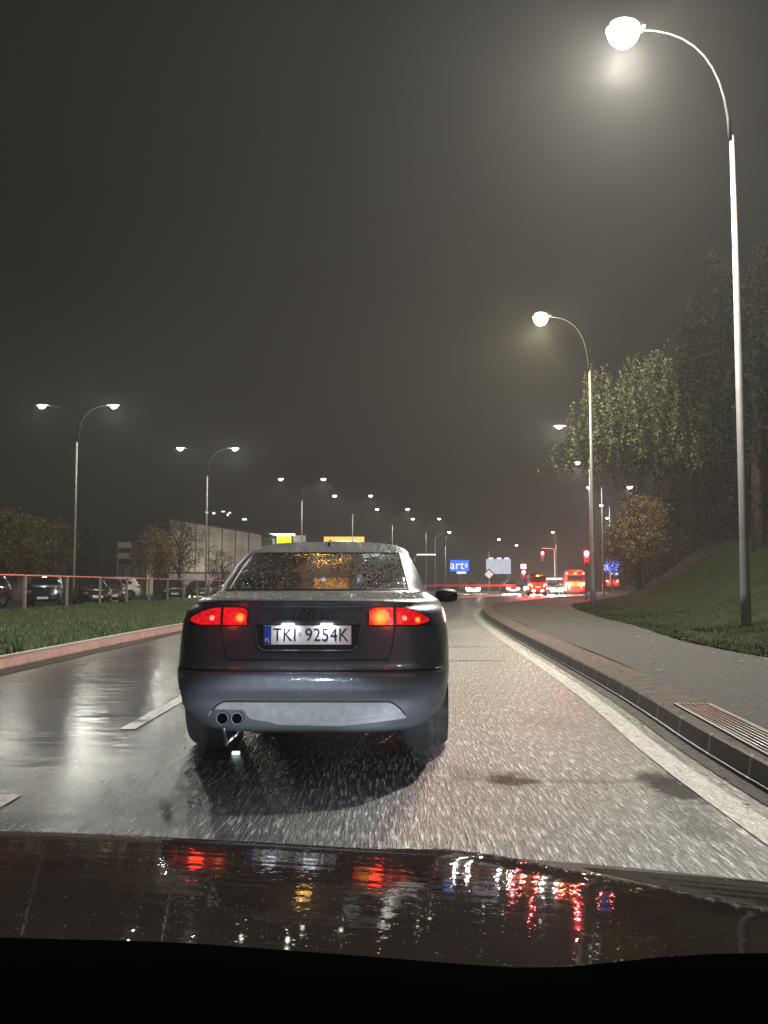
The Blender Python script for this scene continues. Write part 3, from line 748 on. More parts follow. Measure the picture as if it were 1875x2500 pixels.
M['far_tail'] = emit('far_tail_lens', (1.0, 0.16, 0.12), 14)
M['far_head'] = emit('far_headlight', (1.0, 0.94, 0.84), 60)
def tl_top(x):
    a = abs(x); return 0.945 - max(0, a - 0.52) ** 2 * 1.6 - max(0, 0.41 - a) ** 2 * 9
for s in (-1, 1):
    hous = patch(LA, s * 0.352, s * 0.735, 0.836, lambda x: tl_top(x) + 0.006, 0.004, 0.02, 16, 6).build('tail_light_housing', 'black', audi)
    il = patch(LA, s * 0.366, s * 0.508, 0.843, tl_top, 0.016, 0.012, 10, 6).build('tail_light', 'tail_hot' if s > 0 else 'tail', hous)
    ol = patch(LA, s * 0.526, s * 0.725, lambda x: 0.843 + max(0, abs(x) - 0.66) * 0.3, tl_top, 0.016, 0.012, 14, 6).build('tail_light', 'tail', hous)
    for bx in (s * 0.575,):
        MB().lathe([(0, 0.0), (-0.001, 0.011), (0.004, 0.016)], (bx, LA.rear(bx, 0.885, 0.022), 0.882), 'Y', 16).build('bulb', 'bulb_amber' if abs(bx) > .6 else 'bulb_red', hous)
    light('tail_glow', 'POINT', (s * 0.5, -0.10, 0.89), 0.5, (1.0, 0.05, 0.02), audi, 0.04)
# boot lid seams and shut lines: dark rubber gaps
sm = MB()
for s in (-1, 1):
    sm.tube([(s * x, LA.rear(x, z, 0.0006), z) for x, z in ((0.520, 0.84), (0.512, 0.78), (0.500, 0.72), (0.486, 0.66), (0.478, 0.645))], 0.0035, 6)
sm.tube([(x, LA.rear(x, 0.640, 0.0006), 0.640) for x in [-0.478 + 0.956 * k / 24 for k in range(25)]], 0.0045, 6)
sm.tube([(x, LA.rear(x, 0.575, 0.002), 0.578) for x in [-0.80 + 1.6 * k / 40 for k in range(41)]], 0.006, 6)
sm.build('panel_gap', 'black', audi)
# spoiler lip edge
# plate recess
rc = MB()
def rlo(x): return 0.690 + max(0, abs(x) - 0.25) ** 2 * 12
def ins(x, z, o): return (x, LA.rear(x, z, o), z)
nx, nz_ = 30, 8
rim_o, rim_i = [], []
rc_rows = []
for i in range(nx + 1):
    x = -0.305 + 0.61 * i / nx; lo, hi = rlo(x), 0.852
    rc_rows.append([(x, LA.rear(x, lo + (hi - lo) * j / nz_, 0.0022), lo + (hi - lo) * j / nz_) for j in range(nz_ + 1)])
rc.grid(rc_rows)
rcs = rc.build('plate_recess', 'black', audi)
fr = MB()
fr.tube([(x, LA.rear(x, rlo(x), 0.004), rlo(x)) for x in [-0.305 + 0.61 * k / 40 for k in range(41)]], 0.007, 8)
for s in (-1, 1):
    fr.tube([(s * (0.305 + 0.003 * k), LA.rear(0.305, z, 0.004), z) for k, z in enumerate((rlo(0.305), 0.78, 0.80, 0.852))], 0.007, 8)
fr.build('recess_rim', 'audi', audi)
# chrome-topped grip bar over the plate
patch(LA, -0.30, 0.30, 0.845, 0.872, 0.022, 0.02, 14, 3).build('boot_handle', 'audi', audi)
PY = LA.rear(0, 0.78, 0.0) - 0.014
pm, nt_, b_ = new_mat('reflective_plate'); b_.inputs['Base Color'].default_value = (0.80, 0.82, 0.86, 1); b_.inputs['Roughness'].default_value = 0.45
b_.inputs['Emission Color'].default_value = (0, 0, 0, 1)
pl = MB().box((0, PY, 0.783), (0.52, 0.006, 0.112), bev=0.002, mi=0).build('number_plate', pm, audi)
MB().box((0, PY + 0.006, 0.776), (0.545, 0.008, 0.142), bev=0.003).build('plate_holder', 'black', audi)
MB().box((-0.237, PY - 0.0038, 0.783), (0.044, 0.0016, 0.108)).build('blue_band', simple('plate_blue', (0.02, 0.09, 0.55), 0.4, var=0.05), pl)
def fit_text(txt, x0, x1, z0, z1, y):
    t_ = text_mesh(txt, 0.1, 0.0008); xs = [p[0] for p in t_.v]; zs_ = [p[2] for p in t_.v]
    a, b, c, d = min(xs), max(xs), min(zs_), max(zs_)
    t_.v = [(x0 + (p[0] - a) / (b - a) * (x1 - x0), p[1] + y, z0 + (p[2] - c) / (d - c) * (z1 - z0)) for p in t_.v]; return t_
M['ink'] = simple('plate_black', (0.01, 0.01, 0.01), 0.5)
tk = fit_text('TKI', -0.203, -0.071, 0.748, 0.824, PY - 0.0042); tk.build('lettering', 'ink', pl)
tk = fit_text('9254K', -0.012, 0.243, 0.748, 0.824, PY - 0.0042)
tk.build('lettering', simple('plate_black', (0.01, 0.01, 0.01), 0.5), pl)
shift(text_mesh('PL', 0.034, 0.0008, 0.9), (-0.237, PY - 0.0054, 0.752)).build('lettering', simple('plate_white', (0.8, 0.8, 0.8), 0.5), pl)
MB().box((-0.045, PY - 0.0038, 0.787), (0.014, 0.0012, 0.024)).build('plate_sticker', simple('plate_grey', (0.45, 0.47, 0.50), 0.5), pl)
for x in (-0.115, 0.115):
    MB().box((x, PY - 0.006, 0.848), (0.07, 0.025, 0.010), bev=0.003).build('plate_lamp', emit('plate_lamp_lens', (0.9, 0.95, 1.0), 7), audi)
    light('plate_light', 'AREA', (x, PY - 0.035, 0.846), 0.22, (0.88, 0.93, 1.0), audi, shape='RECTANGLE', size=0.08, size_y=0.03).rotation_euler = (R(28), 0, 0)
M['emblem'] = simple('dulled_chrome', (0.16, 0.16, 0.17), 0.3, 0.9)
em = MB()
for k in range(4):
    cx_ = -0.063 + 0.042 * k
    em.tube([(cx_ + math.cos(a) * 0.029, LA.rear(0, 0.905, 0.006 + 0.001 * (k % 2)), 0.905 + math.sin(a) * 0.029) for a in [2 * math.pi * q / 24 for q in range(25)]], 0.0032, 6, caps=False)
em.build('emblem', 'emblem', audi)
# diffuser insert, exhaust tips
def dhi(x):
    a = abs(x); return 0.392 - max(0, a - 0.47) ** 2 * 7.0
def dlo(x): return lerp_tab([(-0.585, 0.32), (-0.56, 0.345), (-0.53, 0.35), (-0.37, 0.35), (-0.34, 0.30), (-0.30, 0.290), (-0.22, 0.278), (-0.17, 0.262), (0.05, 0.258), (0.2, 0.255), (0.4, 0.276), (0.585, 0.296)], x)[0]
patch(LA, -0.585, 0.585, dlo, dhi, 0.012, 0.02, 60, 6).build('rear_diffuser', 'dirty', audi)
dg = MB(); dg.tube([(x, LA.rear(x, dhi(x) + 0.004, 0.004), dhi(x) + 0.004) for x in [-0.575 + 1.15 * k / 50 for k in range(51)]], 0.006, 6); dg.build('diffuser_gap', 'black', audi)
patch(LA, -0.30, 0.50, lambda x: dlo(x) + 0.018, lambda x: dlo(x) + 0.028, 0.022, 0.012, 30, 2).build('diffuser_ridge', 'dirty', audi)
M['tip'] = simple('sooty_steel', (0.22, 0.22, 0.21), 0.45, 0.7); M['void'] = simple('pipe_shade', (0.002, 0.002, 0.002), 1.0)
for x, r_ in ((-0.488, 0.038), (-0.402, 0.036)):
    e = MB().lathe([(0.25, r_ * 0.9), (0.02, r_), (-0.035, r_), (-0.038, r_ - 0.004), (-0.03, r_ - 0.008), (0.20, r_ - 0.010)], (x, 0.03, 0.303), 'Y', 24).build('exhaust_tip', 'tip', audi)
    MB().lathe([(0, 0), (0, r_ - 0.008)], (x, -0.018, 0.303), 'Y', 20).build('bore_shade_disc', 'void', e)  # black disc stands in for the shade inside the pipe
MB().tube([(-0.50, 0.12, 0.27), (-0.50, 0.16, 0.13)], 0.012, 8).tube([(-0.50, 0.16, 0.12), (-0.36, 0.30, 0.26)], 0.013, 8).tube([(-0.44, 0.16, 0.17), (-0.40, 0.25, 0.24)], 0.010, 8).build('exhaust_bracket', 'chrome', audi)
MB().box((0, 2.2, 0.27), (1.30, 3.4, 0.08), bev=0.03).box((0, 0.6, 0.28), (0.9, 0.4, 0.14), bev=0.05).tube([(-0.62, 0.98, 0.31), (0.62, 0.98, 0.31)], 0.04, 8).build('underbody', 'black', audi)
for s in (-1, 1):
    for wy in (0.98, 3.62):
        wheel(audi, s * 0.755, wy)
        MB().lathe([(0.0, 0.0), (0.0, 0.37), (0.20 * s, 0.375)], (s * 0.56, wy, 0.33), 'X', 24).build('wheel_arch_liner', 'black', audi)
# door mirrors
for s in (-1, 1):
    mbm = MB(); 
    for k, (px_, r1, r2) in enumerate(((0.0, .02, .02), (0.02, .055, .05), (0.08, .075, .062), (0.15, .072, .058), (0.19, .05, .045), (0.20, .01, .01))):
        ring = [(s * (0.86 + px_), 2.86 + math.cos(a) * r1, 0.985 + math.sin(a) * r2) for a in [2 * math.pi * q / 14 for q in range(14)]]
        mbm.v += ring
        if k: 
            for q in range(14): mbm.f.append(((k - 1) * 14 + q, (k - 1) * 14 + (q + 1) % 14, k * 14 + (q + 1) % 14, k * 14 + q)); mbm.mi.append(0); mbm.sm.append(True)
    mbm.tube([(s * 0.80, 2.88, 0.955), (s * 0.90, 2.87, 0.965)], 0.022, 8)
    mr_ = mbm.build('door_mirror', 'black', audi)
# roof raindrops and antenna fin
MB().prism([(-0.01, 1.70, 1.372), (0.01, 1.70, 1.372), (0.008, 1.82, 1.40), (-0.008, 1.82, 1.40)], (0, 0.03, 0.035)).build('antenna_fin', 'black', audi)
dr = MB(); rd = random.Random(5)
def drop(mb, p, r):
    n = 6; vs = [(p[0], p[1], p[2] + r * 0.8)]; 
    for rr_, zz in ((0.75, 0.5), (1.0, -0.1)):
        vs += [(p[0] + math.cos(6.283 * k / n) * r * rr_, p[1] + math.sin(6.283 * k / n) * r * rr_, p[2] + r * zz) for k in range(n)]
    fs = [(0, 1 + k, 1 + (k + 1) % n) for k in range(n)] + [(1 + k, 1 + n + k, 1 + n + (k + 1) % n, 1 + (k + 1) % n) for k in range(n)]
    mb.add(vs, fs)
for k in range(4200):
    x = rd.uniform(-0.70, 0.70); t = rd.random()
    if t < 0.6: z = rd.uniform(0.995, 1.03)
    else: z = rd.uniform(1.32, 1.425)
    if abs(x) > LA.at(z)[0] * 0.93: continue
    drop(dr, (x, LA.rear(x, z), z), rd.uniform(0.003, 0.008))
M['water'] = simple('water_bead', (0.35, 0.36, 0.36), 0.06, 0.0, var=0.1, coat=1.0)
tag(dr.build('raindrops', 'water', audi), kind='stuff')
mw = bpy.data.materials.new('lit_water_bead'); mw.use_nodes = True; ntw = mw.node_tree; ntw.nodes.remove(ntw.nodes['Principled BSDF'])
tl_ = ntw.nodes.new('ShaderNodeBsdfTranslucent'); tl_.inputs[0].default_value = (0.8, 0.8, 0.8, 1)
gs_ = ntw.nodes.new('ShaderNodeBsdfGlossy'); gs_.inputs['Roughness'].default_value = 0.05
mx_ = ntw.nodes.new('ShaderNodeMixShader'); mx_.inputs[0].default_value = 0.4
ntw.links.new(tl_.outputs[0], mx_.inputs[1]); ntw.links.new(gs_.outputs[0], mx_.inputs[2]); ntw.links.new(mx_.outputs[0], ntw.nodes['Material Output'].inputs['Surface'])
M['litwater'] = mw
gd = MB()
for k in range(3600):
    x = rd.uniform(-0.58, 0.58); z = rd.uniform(1.05, 1.31)
    if abs(x) > gx(z) - 0.01 or (x < -0.12 and rd.random() < 0.86): continue
    r_ = rd.uniform(0.0025, 0.0058); y0 = LA.rear(x, z)
    b0 = len(gd.v); n6 = 6
    gd.v.append((x, y0 - r_ * 0.8, z + r_ * 0.5)); gd.v += [(x + math.cos(6.283 * q / n6) * r_, y0 - 0.0005 + math.sin(6.283 * q / n6) * r_ * 0.85, z + math.sin(6.283 * q / n6) * r_) for q in range(n6)]
    for q in range(n6): gd.f.append((b0, b0 + 1 + q, b0 + 1 + (q + 1) % n6)); gd.mi.append(0); gd.sm.append(True)
tag(gd.build('raindrops', 'litwater', rs), kind='stuff')

ms = bpy.data.materials.new('spray_mist'); ms.use_nodes = True; ntm = ms.node_tree; ntm.nodes.remove(ntm.nodes['Principled BSDF'])
pm_ = ntm.nodes.new('ShaderNodeVolumePrincipled'); pm_.inputs['Color'].default_value = (0.95, 0.95, 0.95, 1); pm_.inputs['Density'].default_value = 0.20
ntm.links.new(pm_.outputs[0], ntm.nodes['Material Output'].inputs['Volume']); M['mist'] = ms
mist = MB(); rm = random.Random(4)
for (mx0, my0) in ((AX + 0.80, AY + 0.55), (AX - 0.82, AY + 0.45)):
    for k in range(7):
        rr = rm.uniform(0.07, 0.17); c_ = (mx0 + rm.uniform(-.12, .12), my0 - rm.uniform(0, 0.8), rm.uniform(0.12, 0.35))
        mist.lathe([(-rr * 1.3 * math.cos(a), rr * math.sin(a)) for a in [math.pi * q / 12 for q in range(13)]], c_, 'Z', 16)
tag(mist.build('spray', 'mist'), kind='stuff')

# ---- own car: bonnet, dashboard, lamps
own = thing('bonnet_car', (0, 0, 0), 0, 'own dark car whose wet bonnet and black dashboard fill the bottom edge', 'car')
HT = {}
_z, _y = 0.7647, 1.155
def _s(y): return 0.118 + 0.05 * (y - 0.5) + 1.25 * max(0, y - 1.05)
_n = 0.7647
for _k in range(1155, 380, -1): HT[_k] = _n; _n += _s(_k / 1000) * 0.001
_n = 0.7647
for _k in range(1155, 1900): HT[_k] = _n; _n -= min(0.9, _s(_k / 1000)) * 0.001
def hz(X, Y): return HT[int(round(Y * 1000))] - 0.064 * X - 0.04 * X * X
def crease(Y): return 0.05 + (1.16 - Y) * 0.95
rows = []
for i in range(120):
    Y = 0.42 + 1.10 * i / 119; row = []
    for k in range(90):
        X = -0.95 + 1.9 * k / 89; d_ = X - crease(Y)
        row.append((X, Y, hz(X, Y) + 0.004 / (1 + (d_ / 0.02) ** 2) - 0.0007 * math.sin(9 * X + 2 * Y)))
    rows.append(row)
MB().grid(rows).build('bonnet', 'bonnet', own)
hd = MB(); rd = random.Random(9)
for k in range(520):
    Y = rd.uniform(0.55, 1.15); X = crease(Y) + rd.gauss(0, 0.004)
    if X < 0.9: drop(hd, (X, Y, hz(X, Y) + 0.0038), rd.uniform(0.0008, 0.0026))
for k in range(2600):
    X = rd.uniform(-0.6, 0.75); Y = rd.uniform(0.5, 1.14)
    drop(hd, (X, Y, hz(X, Y) + 0.0003), rd.uniform(0.0003, 0.0010))
tag(hd.build('raindrops', 'litwater', own), kind='stuff')
# dashboard top, with a raised right end
rows = []
for i in range(16):
    Y = 0.05 + 0.36 * i / 15; row = []
    for k in range(60):
        X = -0.6 + 1.2 * k / 59; u = X / 0.41
        py = lerp_tab([(-0.42, 2244), (-0.2, 2258), (-0.04, 2287), (0.12, 2318), (0.19, 2316), (0.25, 2296), (0.31, 2286), (0.42, 2282)], u)[0]
        d_ = ray(937, py); top = CAMZ + d_.z / d_.y * 0.40 
        row.append((X, Y, top - 0.10 * max(0, (0.41 - Y) / 0.36) ** 1.5 * 1.0 - 0.02 * (i == 15)))
    rows.append(row)
MB().box((0, -0.9, 1.42), (1.3, 2.5, 0.04), bev=0.015).build('roof', 'bonnet', own)
M['dash'] = simple('dashboard_vinyl', (0.0018, 0.0018, 0.0018), 0.9, bs=0.2, bscale=120)
M['dash'].node_tree.nodes['Principled BSDF'].inputs['Specular IOR Level'].default_value = 0.0
MB().grid(rows).build('dashboard', 'dash', own)
MB().box((0, 0.46, 0.60), (1.9, 0.05, 0.36)).build('bulkhead', 'black', own)
MB().box((0, 1.58, 0.25), (1.7, 0.10, 0.44), bev=0.03).build('front_panel', 'bonnet', own)
for X in (-0.72, 0.62):
    MB().box((X, 1.73, 0.42), (0.30, 0.06, 0.10), bev=0.02).build('headlight', emit('own_headlight', (0.95, 0.97, 1.0), 4), own)
    l = light('low_beam', 'SPOT', (X, 1.80, 0.44), 540, (0.76, 0.87, 1.0), own, 0.05, spot_size=R(47), spot_blend=0.18)
    l.rotation_euler = (R(90 - 20.6), 0, R(-2))

# ---- generic cars
TS = {'hatch': ([(0.20, 0.72, 0.12, 4.05, 5), (0.30, 0.84, 0.02, 4.15, 5.5), (0.50, 0.87, 0.0, 4.18, 5.5), (0.80, 0.86, 0.03, 4.10, 5.2), (0.92, 0.83, 0.06, 3.75, 5.0), (1.0, 0.79, 0.10, 3.30, 5.2), (1.03, 0.775, 0.12, 3.12, 5.4),
                  (1.15, 0.73, 0.20, 2.85, 5.6), (1.30, 0.66, 0.32, 2.50, 5.6), (1.40, 0.60, 0.42, 2.28, 5.4), (1.45, 0.50, 0.60, 2.05, 4.5), (1.475, 0.28, 0.95, 1.75, 3.5)], (1.03, 1.40)),
      'sedan': ([(0.20, 0.72, 0.12, 4.45, 5), (0.30, 0.85, 0.02, 4.52, 5.5), (0.50, 0.88, 0.0, 4.55, 5.5), (0.80, 0.87, 0.05, 4.45, 5.2), (0.94, 0.83, 0.10, 3.95, 4.8), (0.98, 0.79, 0.30, 3.6, 4.8), (1.02, 0.75, 0.70, 3.25, 5.2),
                  (1.15, 0.71, 0.92, 3.0, 5.6), (1.30, 0.64, 1.28, 2.6, 5.6), (1.37, 0.58, 1.5, 2.4, 5.2), (1.41, 0.47, 1.7, 2.25, 4.4), (1.43, 0.25, 1.9, 2.1, 3.2)], (1.02, 1.37)),
      'suv': ([(0.26, 0.76, 0.12, 4.45, 5), (0.38, 0.90, 0.02, 4.56, 5.8), (0.60, 0.93, 0.0, 4.58, 5.8), (0.95, 0.92, 0.04, 4.50, 5.4), (1.08, 0.88, 0.08, 4.0, 5.0), (1.14, 0.83, 0.13, 3.45, 5.4),
                (1.30, 0.78, 0.22, 3.15, 5.8), (1.50, 0.70, 0.36, 2.75, 5.8), (1.60, 0.65, 0.46, 2.50, 5.4), (1.66, 0.54, 0.70, 2.20, 4.4), (1.69, 0.28, 1.1, 1.9, 3.4)], (1.14, 1.60)),
      'van': ([(0.28, 0.80, 0.10, 4.75, 6), (0.40, 0.94, 0.01, 4.86, 7), (0.70, 0.96, 0.0, 4.88, 7), (1.10, 0.95, 0.01, 4.60, 7), (1.25, 0.94, 0.03, 4.25, 7), (1.35, 0.93, 0.04, 4.05, 7), (1.85, 0.87, 0.10, 3.45, 7), (2.05, 0.83, 0.14, 3.2, 7), (2.2, 0.70, 0.30, 2.9, 6), (2.24, 0.4, 0.8, 2.4, 4)], (1.30, 1.90)),
      'bus': ([(0.30, 1.10, 0.06, 7.9, 9), (0.42, 1.18, 0.0, 8.0, 10), (1.2, 1.20, 0.0, 8.0, 10), (1.50, 1.19, 0.01, 7.95, 10), (2.15, 1.16, 0.04, 7.7, 10), (2.55, 1.12, 0.08, 7.6, 10), (2.78, 1.0, 0.25, 7.3, 8), (2.85, 0.7, 0.6, 7.0, 6)], (1.50, 2.15))}
def make_car(name, kind, mat, tails='tail_off', heads='head_off', label='', cat='car', group=None, plate=True):
    tab, (g0, g1) = TS[kind]; L = Loft(tab); L.ym = (tab[0][2] + tab[0][3]) / 2 if kind != 'hatch' else 1.6
    if kind == 'sedan': L.ym = 2.05
    if kind == 'suv': L.ym = 1.7
    if kind == 'van': L.ym = 2.6
    t = thing(name, (0, 0, 0), 0, label, cat, group)
    zs = sorted(set([r[0] for r in tab] + [tab[0][0] + (g0 - tab[0][0]) * k / 9 for k in range(10)] + [g0 + (g1 - g0) * k / 4 for k in range(5)]))
    zs = [z for i, z in enumerate(zs) if i == 0 or z - zs[i - 1] > 1e-4]
    nth = 44
    memo = {}
    def cols(z):
        if z not in memo: memo[z] = cols0(z)
        return memo[z]
    def cols0(z):
        q = [L.out(z, math.pi * k / 300) for k in range(301)]; acc = [0]
        for a, b in zip(q, q[1:]): acc.append(acc[-1] + math.hypot(a[0] - b[0], a[1] - b[1]))
        res = []; k = 0
        for i in range(nth + 1):
            s_ = acc[-1] * i / nth
            while k < 299 and acc[k + 1] < s_: k += 1
            res.append(math.pi * (k + min(1, (s_ - acc[k]) / max(1e-9, acc[k + 1] - acc[k]))) / 300)
        return res
    Lh = tab[0][3]; rw = 0.36 if kind in ('hatch', 'sedan') else (0.40 if kind == 'suv' else (0.40 if kind == 'van' else 0.52))
    wr = rw - 0.04; wys = (Lh * 0.19, Lh * 0.79) if kind != 'bus' else (1.9, 6.3)
    def gf(i, j):
        c = cols((zs[i] + zs[i + 1]) / 2)
        if zs[i] < g0 - 1e-6 or zs[i + 1] > g1 + 1e-6: return False
        x, y = L.out((zs[i] + zs[i + 1]) / 2, (c[j] + c[j + 1]) / 2); w_ = L.at(zs[i])[0]
        if x < w_ * 0.80: return True
        if x > w_ * 0.965: return j not in (nth // 2, nth // 2 + 6)
        return False
    b_, g_ = car_body(L, zs, cols, wheels=[(y, wr) for y in wys], rw=rw, glassfn=gf)
    clean(b_.build('body', mat, t)); clean(g_.build('window', 'glass', t))
    MB().box((0, (tab[0][2] + Lh) / 2, tab[0][0] + 0.09), (tab[1][1] * 1.5, Lh * 0.9, 0.12)).box((0, L.ym, (g0 + tab[0][0]) / 2 + 0.05), (tab[1][1] * 1.4, Lh * 0.5, g0 - tab[0][0] - 0.25)).build('underbody', 'black', t)
    for s in (-1, 1):
        for wy in wys: wheel(t, s * (tab[1][1] - 0.12), wy, wr, 0.2, 5)
        zt = g0 - 0.22; w_ = L.at(zt)[0]
        if kind == 'bus':
            patch(L, s * 0.80, s * 1.04, 1.02, 1.38, 0.01, 0.02, 5, 4).build('tail_light', tails, t)
            patch(L, s * 0.80, s * 1.00, 2.28, 2.44, 0.01, 0.02, 5, 4).build('tail_light', tails, t)
            patch(L, s * 0.80, s * 1.0, 0.6, 0.75, 0.01, 0.02, 5, 4, 'front').build('headlight', heads, t)
        else:
            patch(L, s * w_ * 0.62, s * w_ * 0.93, zt - 0.03, zt + 0.11, 0.01, 0.02, 5, 4).build('tail_light', tails, t)
            zf = g0 - 0.38; patch(L, s * w_ * 0.58, s * w_ * 0.88, zf - 0.05, zf + 0.08, 0.01, 0.02, 5, 4, 'front').build('headlight', heads, t)
        MB().box((s * (L.at(g0)[0] + 0.12), L.ym + Lh * 0.17, g0 + 0.02), (0.2, 0.09, 0.13), bev=0.03).build('door_mirror', 'black', t)
    if plate:
        zp = g0 - 0.42; MB().box((0, L.rear(0, zp, 0.012), zp), (0.52, 0.01, 0.11)).build('number_plate', 'plate', t)
        zp = 0.45; MB().box((0, L.front(0, zp, 0.012), zp), (0.52, 0.01, 0.11)).build('number_plate', 'plate', t)
    return t, L
M['tail_off'] = simple('unlit_tail_lens', (0.25, 0.01, 0.01), 0.1, coat=1)
M['head_off'] = simple('unlit_headlight', (0.5, 0.5, 0.5), 0.1, 0.5, coat=1)
M['plate'] = simple('white_plate', (0.75, 0.75, 0.75), 0.5, var=0.05)
PARK = 'cars parked in the lot behind the fence'
def park(kind, mat, px, Y, rz, label):
    t, L = make_car('parked_car', kind, mat, label=label, group=PARK)
    t.location = (xat(px, Y), Y, -0.01); t.rotation_euler.z = R(rz)
    return t
park('suv', 'car_black', 10, 46, 160, 'black off-road car cut by the left edge of the photo')
park('suv', 'car_blue', 128, 51, 195, 'very dark blue car parked second in the lot, left of the biggest lamp post')
park('sedan', 'car_black', 216, 55, 205, 'black saloon parked just right of the biggest lamp post')
park('hatch', 'car_brown', 268, 60, 200, 'brownish dark hatchback parked against the side of the white car')
park('suv', 'car_white', 345, 70, 115, 'white estate car in the row of dark parked cars')
park('hatch', 'car_black', 424, 73, 195, 'black hatchback parked right after the white car')
park('sedan', 'car_grey', 478, 80, 200, 'dark grey saloon parked near the double lamp in front of the hall')
park('suv', 'car_brown', 540, 88, 190, 'brown car half hidden by the tail of the dark saloon ahead')

FAR = 'traffic waiting and moving at the far junction'
def far_car(name, kind, mat, px, Y, rz, label, cat='car', tails='far_tail', heads='far_head', lp=0, lcol=(1, 0.08, 0.04), front=False, z=0.0):
    t, L = make_car(name, kind, mat, tails, heads, label, cat, FAR)
    t.location = (xat(px, Y), Y, z); t.rotation_euler.z = R(rz)
    if lp:
        for s in (-1, 1):
            yy = L.front(0.6, 0.6) + 0.25 if front else -0.25
            light('vehicle_light', 'POINT', (s * 0.7, yy, 0.7 if front else 1.0), lp, lcol, t, 0.10)
    return t, L
b_, L = far_car('minibus', 'bus', 'car_brake_glow', 1402, 106, -8, 'minibus seen from behind, its body coloured with brake-light red, with four round lit rear lamps', 'minibus', lp=900)  # brake-light haze is put into the red of the body
MB().box((0, L.rear(0, 2.36, 0.015), 2.36), (0.34, 0.04, 0.10), bev=0.01).build('roof_light', emit('amber_roof_light', (1.0, 0.55, 0.05), 8), b_)
MB().box((0, L.rear(0, 1.2, 0.01), 1.18), (1.4, 0.02, 0.5), bev=0.01).build('rear_panel', simple('orange_panel', (0.6, 0.16, 0.04), 0.5), b_)
b_, L = far_car('delivery_van', 'van', 'car_maroon', 1311, 92, -6, 'small dark red van seen from behind, braking under the red signal', 'van', lp=450)
MB().box((0, L.rear(0, 1.98, 0.015), 1.98), (0.30, 0.04, 0.09), bev=0.01).build('roof_light', emit('amber_roof_light2', (1.0, 0.6, 0.10), 8), b_)
for s in (-1, 1): MB().box((s * 0.42, L.rear(0.42, 0.5, 0.015), 0.52), (0.22, 0.03, 0.16), bev=0.02).build('reflection_glow', 'far_head', b_)  # glowing boxes stand in for headlight reflections low on the van
far_car('red_car', 'hatch', 'car_maroon', 1359, 112, -10, 'low red car with lit tail lamps tucked left of the minibus', lp=200)
far_car('red_van', 'van', 'car_maroon', 1492, 132, -15, 'red lit van half hidden by the grass slope under the right blue sign', 'van', lp=260, z=0.5)
far_car('oncoming_car', 'sedan', 'car_grey', 1148, 108, 178, 'oncoming car with two white headlights below the left blue sign', lp=900, lcol=(1, 0.97, 0.9), front=True)
far_car('oncoming_car', 'sedan', 'car_black', 1290, 112, 184, 'oncoming car with glaring headlights below the hanging red signal', lp=1500, lcol=(1, 0.93, 0.8), front=True)
far_car('oncoming_car', 'hatch', 'car_black', 1235, 116, 184, 'oncoming car with pale headlights below the white billboard', lp=700, lcol=(1, 0.93, 0.8), front=True)
far_car('oncoming_car', 'hatch', 'car_grey', 1338, 104, 182, 'oncoming car with dazzling headlights between the red van and the minibus', lp=1600, lcol=(1, 0.93, 0.8), front=True)

# ------------------------------------------------------------------ fence on the left verge
M['rail'] = simple('rail_taillight_red', (0.65, 0.10, 0.09), 0.4, var=0.2)  # tail-light red reflected on the rails is put into their colour
M['post'] = simple('fence_post', (0.20, 0.17, 0.13), 0.6, var=0.3)
fp = [(-11.3, 22), (-11.4, 26)] + [(-11.4 - 0.01 * k, 30 + 4 * k) for k in range(13)]
f = thing('railing_fence', (fp[0][0], fp[0][1], 0.3), 0, 'low railing with one top rail coloured tail-light red between the grass and the parked cars', 'fence')
def rel(p): return (p[0] - fp[0][0], p[1] - fp[0][1])
MB().tube([(*rel(p), 1.08) for p in fp], 0.028, 8).build('top_rail', 'rail', f)
for p in fp: MB().box((*rel(p), 0.52), (0.09, 0.09, 1.12), bev=0.01).build('post', 'post', f)
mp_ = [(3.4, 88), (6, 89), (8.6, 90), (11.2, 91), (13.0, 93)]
f = thing('guard_rail', (mp_[0][0], mp_[0][1], 0.0), 0, 'guard rail coloured tail-light red across the road between the dark car and the oncoming traffic', 'guard rail')
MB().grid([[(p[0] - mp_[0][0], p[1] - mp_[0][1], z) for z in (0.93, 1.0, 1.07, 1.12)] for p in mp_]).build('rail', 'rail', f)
for p in mp_: MB().box((p[0] - mp_[0][0], p[1] - mp_[0][1] + 0.06, 0.5), (0.08, 0.08, 1.1)).build('post', 'post', f)

